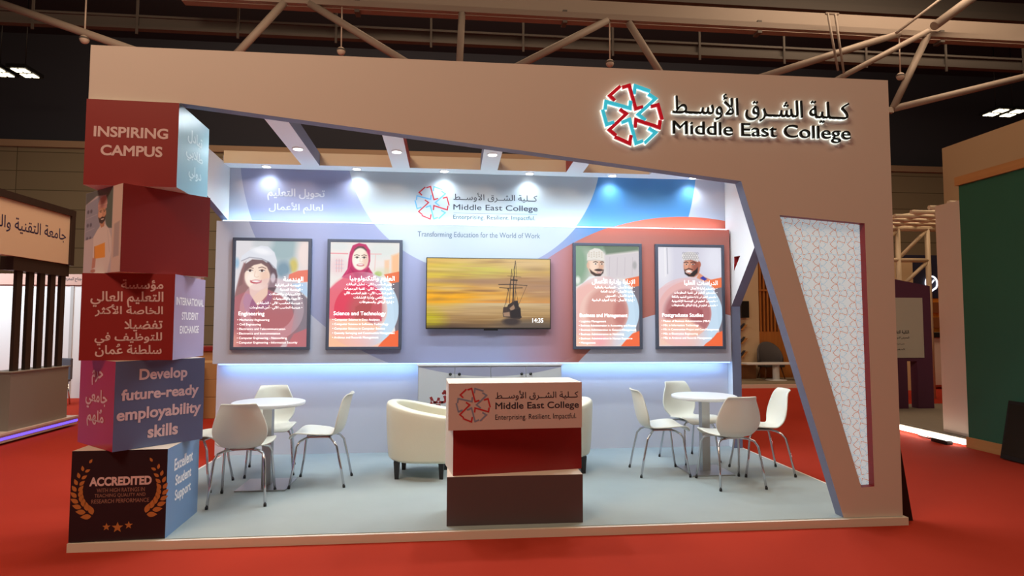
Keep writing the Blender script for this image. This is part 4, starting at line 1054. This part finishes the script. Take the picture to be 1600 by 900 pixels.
# ------------------------------------------------------------------ neighbouring stand at left
VIO = mat('violet_led', (120,60,255), .5, emit=(84, 70, 255), strength=2.5)
t = thing('side_stand_platform', 'low platform of the left neighbouring stand with a violet light strip', 'platform', (-4.5, 3.5, 0)); O2 = (-4.5, 3.5, 0)
MB(O2).box(-9, -3.0, -1, 5.45, 0.03, .125).build('deck', mat('beige_deck', (190, 172, 150), .6), t)
MB(O2).box(-9, -2.985, -1, 5.46, .125, .15).build('deck_edge', mat('pale_deck_edge', (214, 196, 190), .5), t)
MB(O2).box(-3.02, -2.995, -1, 5.45, .065, .095).build('led_strip', VIO, t)
area('led_lamp', (-2.96, 2.4, .08), (-1.5, 2.2, .35), .06, 6.0, 15, (0.40, 0.22, 1.0))
DKW = wood('dark_stained_wood', (52, 34, 30), (36, 24, 22), 4)
t = thing('sign_gantry', 'dark wood gantry with a cream Arabic sign board on five square posts', 'sign', (-3.1, 4, .15)); O2 = (-3.1, 4, .15)
MB(O2).box(-3.14, -3.01, .6, 5.08, 2.375, 3.08).build('sign_board', mat('cream_sign_board', (218, 192, 168), .5), t)
MB(O2).box(-3.18, -2.98, .5, 5.17, 3.08, 3.17).build('frame_rail', DKW, t)
MB(O2).box(-3.18, -2.98, 5.08, 5.165, 2.36, 3.08).build('frame_stile', DKW, t)
MB(O2).box(-3.20, -3.04, 4.0, 5.16, 2.20, 2.372).build('cross_beam', DKW, t)
for k in range(5): MB(O2).box(-3.13, -3.085, 4.15+.228*k, 4.255+.228*k, .90, 2.20).build('post', DKW, t)
FX = ((-3.0085, 0, 0), (0,1,0), (0,0,1), (-1,0,0))
h = MB(O2); groups, bb = glyph_loops(ar('جامعة التقنية والعلوم'), .014, 4)
write(h, ar('جامعة التقنية والعلوم'), *FX, 3.33, 5.0, 2.63, 2.87, 'fit', .008); h.build('lettering', mat('navy_lettering', (52, 44, 84), .5), t, recalc=False)
t = thing('planter_plinth', 'grey box plinth under the dark wood posts of the left stand', 'plinth', (-3.15, 4.7, .15)); O2 = (-3.15, 4.7, .15)
MB(O2).box(-3.32, -3.04, 4.05, 5.25, .15, .885).build('body', mat('grey_plinth', (136, 132, 126), .6), t)
MB(O2).box(-3.34, -3.02, 4.03, 5.27, .885, .90).build('cap', mat('grey_plinth_cap', (150, 146, 140), .5), t)
t = thing('wood_desk', 'dark red brown wooden desk at the far left edge', 'desk', (-3.6, 3.9, .15)); O2 = (-3.6, 3.9, .15)
DR = wood('red_brown_wood', (84, 38, 32), (60, 26, 24), 4)
MB(O2).box(-4.6, -3.46, 3.3, 3.98, .15, .86).build('body', DR, t); MB(O2).box(-4.7, -3.36, 3.22, 4.02, .86, .92).build('worktop', DR, t); MB(O2).box(-4.55, -3.42, 3.26, 3.99, .15, .24).build('kick_board', DR, t)
t = thing('partition_wall', 'white partition wall with a pinkish header strip behind the left stand', 'partition', (-6, 9, 0)); O2 = (-6, 9, 0)
MB(O2).box(-12, -2.7, 9, 9.1, 0, 2.30).build('panel', mat('cool_white_panel', (222, 228, 234), .5), t)
MB(O2).box(-12, -2.65, 8.95, 9.12, 2.30, 2.52).build('header_strip', mat('pinkish_header', (196, 160, 150), .5), t)
for k in range(5): MB(O2).box(-11.5+2.1*k, -11.44+2.1*k, 8.985, 9.0, 0, 2.3).build('joint_post', mat('alu_post', (180,184,188), .4), t)
h = MB(O2); write(h, ar('جناح المعرض'), (0, 8.948, 0), X_, Z_, YV, -5.35, -4.98, 2.36, 2.46, 'fit', .02); h.build('lettering', INK, t, recalc=False)
area('hall_and_fill_lamp', (-7.5, 7.0, 3.6), (-7.0, 9, 1.0), 4, .4, 190, (0.85, 0.95, 1.0))  # added cool fill that brightens the white partition
def visitor_chair(x, y, z, rz, label, m):
    t = thing('visitor_chair', label, 'chair', (x, y, z), rz)
    bevel(MB().box(-.23, .23, -.22, .24, .43, .48).build('seat', m, t), .015, 2)
    bevel(MB().box(-.22, .22, -.25, -.20, .46, .86).build('backrest', m, t), .02, 2)
    for sx in (-1, 1):
        for sy in (-1, 1): MB().tube([(sx*.19, sy*.18, .44), (sx*.21, sy*.22, 0)], .012).build('leg', CHROME, t)
visitor_chair(-4.85, 7.9, 0, math.radians(150), 'dark grey chair before the white partition at left', mat('slate_fabric', (84, 86, 98), .8))

# things glimpsed between the cubes and the rear wall
t = thing('carton_stack', 'tan cardboard cartons stacked beside a black case behind the stand', 'carton', (-1.3, 6.2, 0)); O2 = (-1.3, 6.2, 0)
CARD = mat('cardboard', (190, 150, 104), .8)
for z0, z1, dx in ((0, .34, 0), (.34, .62, -.03), (.62, .9, .02)): bevel(MB(O2).box(-1.6+dx, -.95+dx, 5.95, 6.5, z0, z1-.003).build('carton', CARD, t), .006, 1)
t = thing('flight_case', 'black upright case standing behind the cubes', 'case', (-1.48, 5.7, 0)); O2 = (-1.48, 5.7, 0)
bevel(MB(O2).box(-1.66, -1.38, 5.5, 5.85, 0, .88).build('body', BLACK, t), .01, 2); MB(O2).box(-1.60, -1.45, 5.49, 5.50, .5, .55).build('handle', STEEL, t)
t = thing('beige_partition', 'beige partition with a dark rail behind the left end of the wall', 'partition', (-1.2, 9.6, 0)); O2 = (-1.2, 9.6, 0)
MB(O2).box(-2.5, .3, 9.6, 9.7, 0, 2.25).build('panel', mat('beige_panel', (204, 176, 136), .6), t); MB(O2).box(-2.5, .3, 9.55, 9.7, 2.25, 2.5).build('rail', mat('pinkish_rail', (150, 120, 108), .6), t)
t = thing('red_counter', 'red topped counter glimpsed behind the stand at left', 'counter', (-1.5, 7.5, 0)); O2 = (-1.5, 7.5, 0)
MB(O2).box(-2.2, -.9, 7.4, 8.0, 0, 1.02).build('body', CARD, t); MB(O2).box(-2.25, -.85, 7.35, 8.05, 1.02, 1.09).build('top', RED, t)

# ------------------------------------------------------------------ right neighbours
GRN = mat('dark_green_paint', (36, 94, 72), .6, noise=.04, nscale=2); OAK = wood('oak_trim', (196, 142, 86), (170, 118, 66), 3, 1)
t = thing('green_wall', 'tall dark green wall with wooden top rail and base at the right edge', 'wall', (9.05, 1.4, 0)); O2 = (9.05, 1.4, 0)
MB(O2).box(8.95, 9.12, -.6, 2.70, .13, 3.29).build('panel', GRN, t)
MB(O2).box(8.92, 9.15, -.65, 2.73, 3.29, 3.40).build('top_rail', OAK, t)
MB(O2).box(8.93, 9.14, -.62, 2.72, 0, .13).build('base_board', OAK, t)
t = thing('end_pillar', 'plain cream end wall standing beside the green wall', 'pillar', (9.15, 3.0, 0)); O2 = (9.15, 3.0, 0)
MB(O2).box(9.10, 9.36, 2.80, 3.27, .10, 3.14).build('panel', mat('cream_end_panel', (214, 194, 176), .6), t)
t = thing('side_stand_platform', 'grey carpeted platform at right with a white glowing edge', 'platform', (11, 4.5, 0)); O2 = (11, 4.5, 0)
MB(O2).box(9.0, 13, 2.78, 6.0, .02, .085).build('deck', CREAM, t); MB(O2).box(9.03, 13, 2.8, 5.97, .085, .10).build('carpet', mat('grey_carpet', (124, 116, 104), .95, noise=.1, nscale=8), t)
MB(O2).box(8.95, 9.0, 2.78, 4.6, .02, .075).build('led_strip', mat('white_led', (255,255,255), .5, emit=(255, 246, 230), strength=5.0), t)
area('led_lamp', (8.93, 3.7, .06), (8.2, 3.7, 0), 1.8, .04, 5, (1.0, 0.92, 0.82))
t = thing('cable_plug', 'small black cable plug lying on the red carpet by the glowing edge', 'plug', (8.84, 3.0, 0)); bevel(MB().box(-.05, .05, -.13, .13, 0, .05).build('body', BLACK, t), .012, 2); MB().tube([(0,.13,.02),(.04,.3,.015),(.08,.5,.015)], .01).build('cable', BLACK, t)
PUR = mat('plum_paint', (92, 52, 84), .6)
t = thing('plum_arch', 'dark plum arch with a pale notice sheet on a grey carpet', 'display stand', (10.1, 5.4, .1)); O2 = (10.1, 5.4, .1)
MB(O2).prism([[(9.2,.1),(9.2,2.46),(10.16,2.295),(10.76,2.19),(10.76,.1),(10.475,.1),(10.475,.90),(10.29,.90),(10.29,.1)]], (0, 5.4, 0), X_, Z_, YV, .16).build('arch_body', PUR, t)
ns = MB(O2).box(9.7, 10.60, 5.385, 5.398, .96, 1.985).build('notice_sheet', mat('pale_notice', (196, 200, 192), .5), t)
h = MB(O2)
for i, (x0, x1, hh) in enumerate(((10.02,10.33,.07),(10.06,10.33,.05),(10.10,10.24,.03),(10.10,10.24,.03))):
    write(h, ar(['الكلية التقنية', 'المعرض الدولي', 'مرحبا', 'أهلا'][i]), (0, 5.383, 0), X_, Z_, YV, x0, x1, 1.36-.09*i, 1.36-.09*i+hh, 'fit', .02)
h.build('lettering', INK, ns, recalc=False)
LAT = mat('white_lattice_steel', (224, 208, 178), .5)
t = thing('lattice_pergola', 'white steel lattice canopy on slim braced posts at right', 'pergola', (12.3, 7.5, 0)); O2 = (12.3, 7.5, 0)
for x in (11.83, 12.50):
    MB(O2).tube([(x, 7.5, 0), (x, 7.5, 3.55)], .05, 8).build('post', LAT, t)
MB(O2).tube([(11.2, 7.5, 3.53), (13.4, 7.5, 3.53)], .05, 8).build('beam', LAT, t)
MB(O2).tube([(11.2, 7.5, 2.87), (12.5, 7.5, 2.87)], .045, 8).build('beam', LAT, t)
for a_, b_ in (((11.83, 2.90), (12.48, 3.5)), ((11.86, 2.3), (12.48, 2.84)), ((11.3, 3.05), (11.83, 3.5))): MB(O2).tube([(a_[0], 7.5, a_[1]), (b_[0], 7.5, b_[1])], .04, 8).build('brace', LAT, t)
h = MB(O2)
for k in range(7): h.tube([(10.8, 7.5-.42*k, 3.56), (13.4, 7.5-.42*k, 3.56)], .04, 6)
for k in range(9): h.tube([(10.5+.42*k, 7.5, 3.60), (11.9+.42*k, 4.95, 3.60)], .035, 6)
h.build('canopy_grid', LAT, t)
t = thing('cream_back_panel', 'cream panel standing behind the white lattice', 'panel', (13, 9, 0)); O2 = (13, 9, 0)
MB(O2).box(12.0, 13.35, 9.0, 9.1, 0, 3.0).build('panel', mat('cream_back_paint', (222, 200, 156), .6), t)
t = thing('navy_sign_wall', 'navy wall with a white line emblem above an orange shelf', 'sign', (14, 9.3, 0)); O2 = (14, 9.3, 0)
MB(O2).box(13.4, 15.2, 9.3, 9.4, 2.16, 3.2).build('panel', mat('navy_panel', (34, 36, 62), .6), t)
h = MB(O2)
h.tube([(14.05+.15*math.cos(q*PI/10), 9.28, 2.52+.17*math.sin(q*PI/10)) for q in range(-3, 17)], .02, 6); h.tube([(14.14, 9.28, 2.40), (13.98, 9.28, 2.28), (13.86, 9.28, 2.33), (13.92, 9.28, 2.40)], .02, 6)
h.tube([(13.96, 9.28, 2.58), (14.05, 9.28, 2.52), (14.12, 9.28, 2.60)], .018, 6)
h.build('line_emblem', mat('lit_white_line', (255,255,255), .5, emit=(240,244,255), strength=1.2), t)
sh = MB(O2).box(13.4, 15.2, 9.31, 9.4, 1.35, 2.16).build('shelf_back', mat('orange_panel', (222, 140, 40), .6), t)
for k in range(3):
    for j in range(2): MB(O2).box(13.65+.36*k, 13.9+.36*k, 9.27, 9.31, 1.45+.36*j, 1.70+.36*j).build('shelf_box', mat('brown_box', (140, 84, 40), .7), sh)
MB(O2).box(13.3, 15.2, 9.2, 9.6, .1, 1.22).build('counter_front', CREAM, t); MB(O2).box(13.3, 15.2, 9.15, 9.6, 1.22, 1.33).build('counter_top', BLACK, t)
t = thing('leaning_monitor', 'black flat monitor leaning against the green wall on the floor', 'monitor', (8.80, 1.9, 0)); 
vs = []
for x, z in ((8.70, .012), (8.92, .62)):
    pass
o = MB().box(-.03, .03, -.55, .16, 0, .66).build('screen', BLACK, t); o.rotation_euler = (0, math.radians(12), 0); o.location = (-.02, 0, .008)
o2 = MB().box(-.036, -.03, -.52, .13, .05, .62).build('bezel_glass', mat('dark_glass', (26, 24, 24), .25), t); o2.rotation_euler = (0, math.radians(12), 0); o2.location = (-.02, 0, .008)

# stand seen through the gap at right
t = thing('far_stand_platform', 'cream edged low platform seen through the right gap of the stand', 'platform', (11, 11, 0)); O2 = (11, 11, 0)
MB(O2).box(8.6, 14, 9.75, 11.45, 0, .09).build('deck', CREAM, t); MB(O2).box(8.63, 14, 9.79, 11.45, .09, .10).build('carpet', mat('olive_grey_carpet', (124, 112, 92), .95), t)
t = thing('slat_wall', 'wooden slat wall with cream side panel seen through the right gap', 'wall', (11, 11.5, .1)); O2 = (11, 11.5, .1)
MB(O2).box(9.4, 10.84, 11.5, 11.6, 0, 3.6).build('cream_panel', mat('cream_wall_paint', (216, 194, 160), .6), t)
SL = wood('golden_slats', (190, 122, 56), (160, 96, 40), 3)
MB(O2).box(10.84, 13.0, 11.56, 11.6, 0, 3.6).build('backing', mat('dark_slat_backing', (70, 44, 26), .7), t)
h = MB(O2)
for k in range(22): h.box(10.86+.1*k, 10.91+.1*k, 11.48, 11.56, 1.33, 3.6)
h.box(10.84, 13, 11.46, 11.56, 2.42, 2.47); h.build('slats', SL, t)
MB(O2).box(10.84, 13.0, 11.49, 11.56, 0, 1.33).build('wood_panel', SL, t)
t = thing('wall_monitor', 'black rectangular screen mounted on the cream wall through the gap', 'screen', (10.38, 11.4, 1.7)); O2 = (10.38, 11.4, 1.7)
bevel(MB(O2).box(10.28, 10.50, 11.36, 11.46, 1.70, 2.15).build('body', BLACK, t), .008, 2); MB(O2).box(10.34, 10.44, 11.46, 11.50, 1.85, 2.0).build('bracket', BLACK, t)
t = thing('leaflet_rack', 'small wooden zigzag leaflet rack on the cream wall', 'rack', (10.36, 11.4, .6)); O2 = (10.36, 11.4, .6)
for k in range(3):
    z = 1.38-.36*k
    MB(O2).prism([[(10.26, z), (10.40, z+.14), (10.44, z+.14), (10.30, z-.02)]], (0, 11.34, 0), X_, Z_, YV, .12).build('shelf', OAK, t)
    MB(O2).prism([[(10.24, z+.04), (10.36, z+.17), (10.38, z+.17), (10.26, z+.02)]], (0, 11.36, 0), X_, Z_, YV, .10).build('leaflets', INK, t)
MB(O2).box(10.22, 10.26, 11.44, 11.5, .55, 1.6).build('spine', OAK, t)
t = thing('long_table', 'white long table on a pedestal seen through the right gap', 'table', (10.9, 10.9, .1)); O2 = (10.9, 10.9, .1)
bevel(MB(O2).box(10.0, 11.7, 10.5, 10.88, .50, .545).build('table_top', TOPW, t), .008, 2); MB(O2).tube([(10.85, 10.7, .12), (10.85, 10.7, .5)], .085, 16).build('pedestal', TOPW, t); MB(O2).lathe([(.26, 0), (.26, .012), (.1, .02)], (10.85, 10.7, .1)).build('base', TOPW, t)
t = thing('wood_box', 'brown wooden box on the floor below the leaflet rack', 'box', (10.3, 11.1, .1)); O2 = (10.3, 11.1, .1)
bevel(MB(O2).box(10.05, 10.52, 11.1, 11.35, .1, .46).build('body', wood('brown_wood', (124, 82, 48), (100, 62, 36), 4), t), .005, 1); MB(O2).box(10.03, 10.54, 11.08, 11.37, .46, .475).build('lid', OAK, t)
t = thing('lounge_chair', 'dark grey rounded lounge chair behind the white long table', 'chair', (10.98, 11.19, .105), math.radians(180)); 
GRY = mat('charcoal_upholstery', (72, 68, 70), .7)
h = MB(); vs = []; n = 13
for i in range(n):
    th = PI*(i/(n-1)); cx, cy = .34*math.cos(th), -.24*math.sin(th)
    zt = .56+.40*math.sin(th)**.8 if 0 < i < n-1 else .56
    for q, z in ((1.0, .30), (1.06, .5), (1.05, zt-.03), (1.0, zt), (.90, zt-.02), (.84, .42), (.84, .30)): vs.append((cx*q, cy*q, z))
m_ = 7; fs = [(i*m_+k, i*m_+(k+1) % m_, (i+1)*m_+(k+1) % m_, (i+1)*m_+k) for i in range(n-1) for k in range(m_)]
fs += [list(range(m_)), [(n-1)*m_+k for k in range(m_)][::-1]]
h.add(vs, fs, 0, True).build('shell', GRY, t, smooth=True)
bevel(MB().box(-.28, .28, -.18, .22, .30, .44).build('seat', GRY, t), .03, 3)
for sx in (-1, 1):
    for sy in (-1, 1): MB().tube([(sx*.2, sy*.14, .31), (sx*.27, sy*.2, 0)], [.02, .012], 8).build('leg', wood('brown_wood', (124, 82, 48), (100, 62, 36), 4), t)
# dark brace behind the foot of the frame
t = thing('frame_brace', 'black triangular brace board behind the right foot of the frame', 'brace', (6.05, .12, 0)); O2 = (6.05, .12, 0)
MB(O2).prism([[(6.003, 0), (6.115, 0), (6.05, .44), (6.004, .75)]], (0, .10, 0), X_, Z_, YV, .04).build('board', BLACK, t)
MB(O2).box(6.003, 6.10, .14, .40, 0, .02).build('foot', BLACK, t)
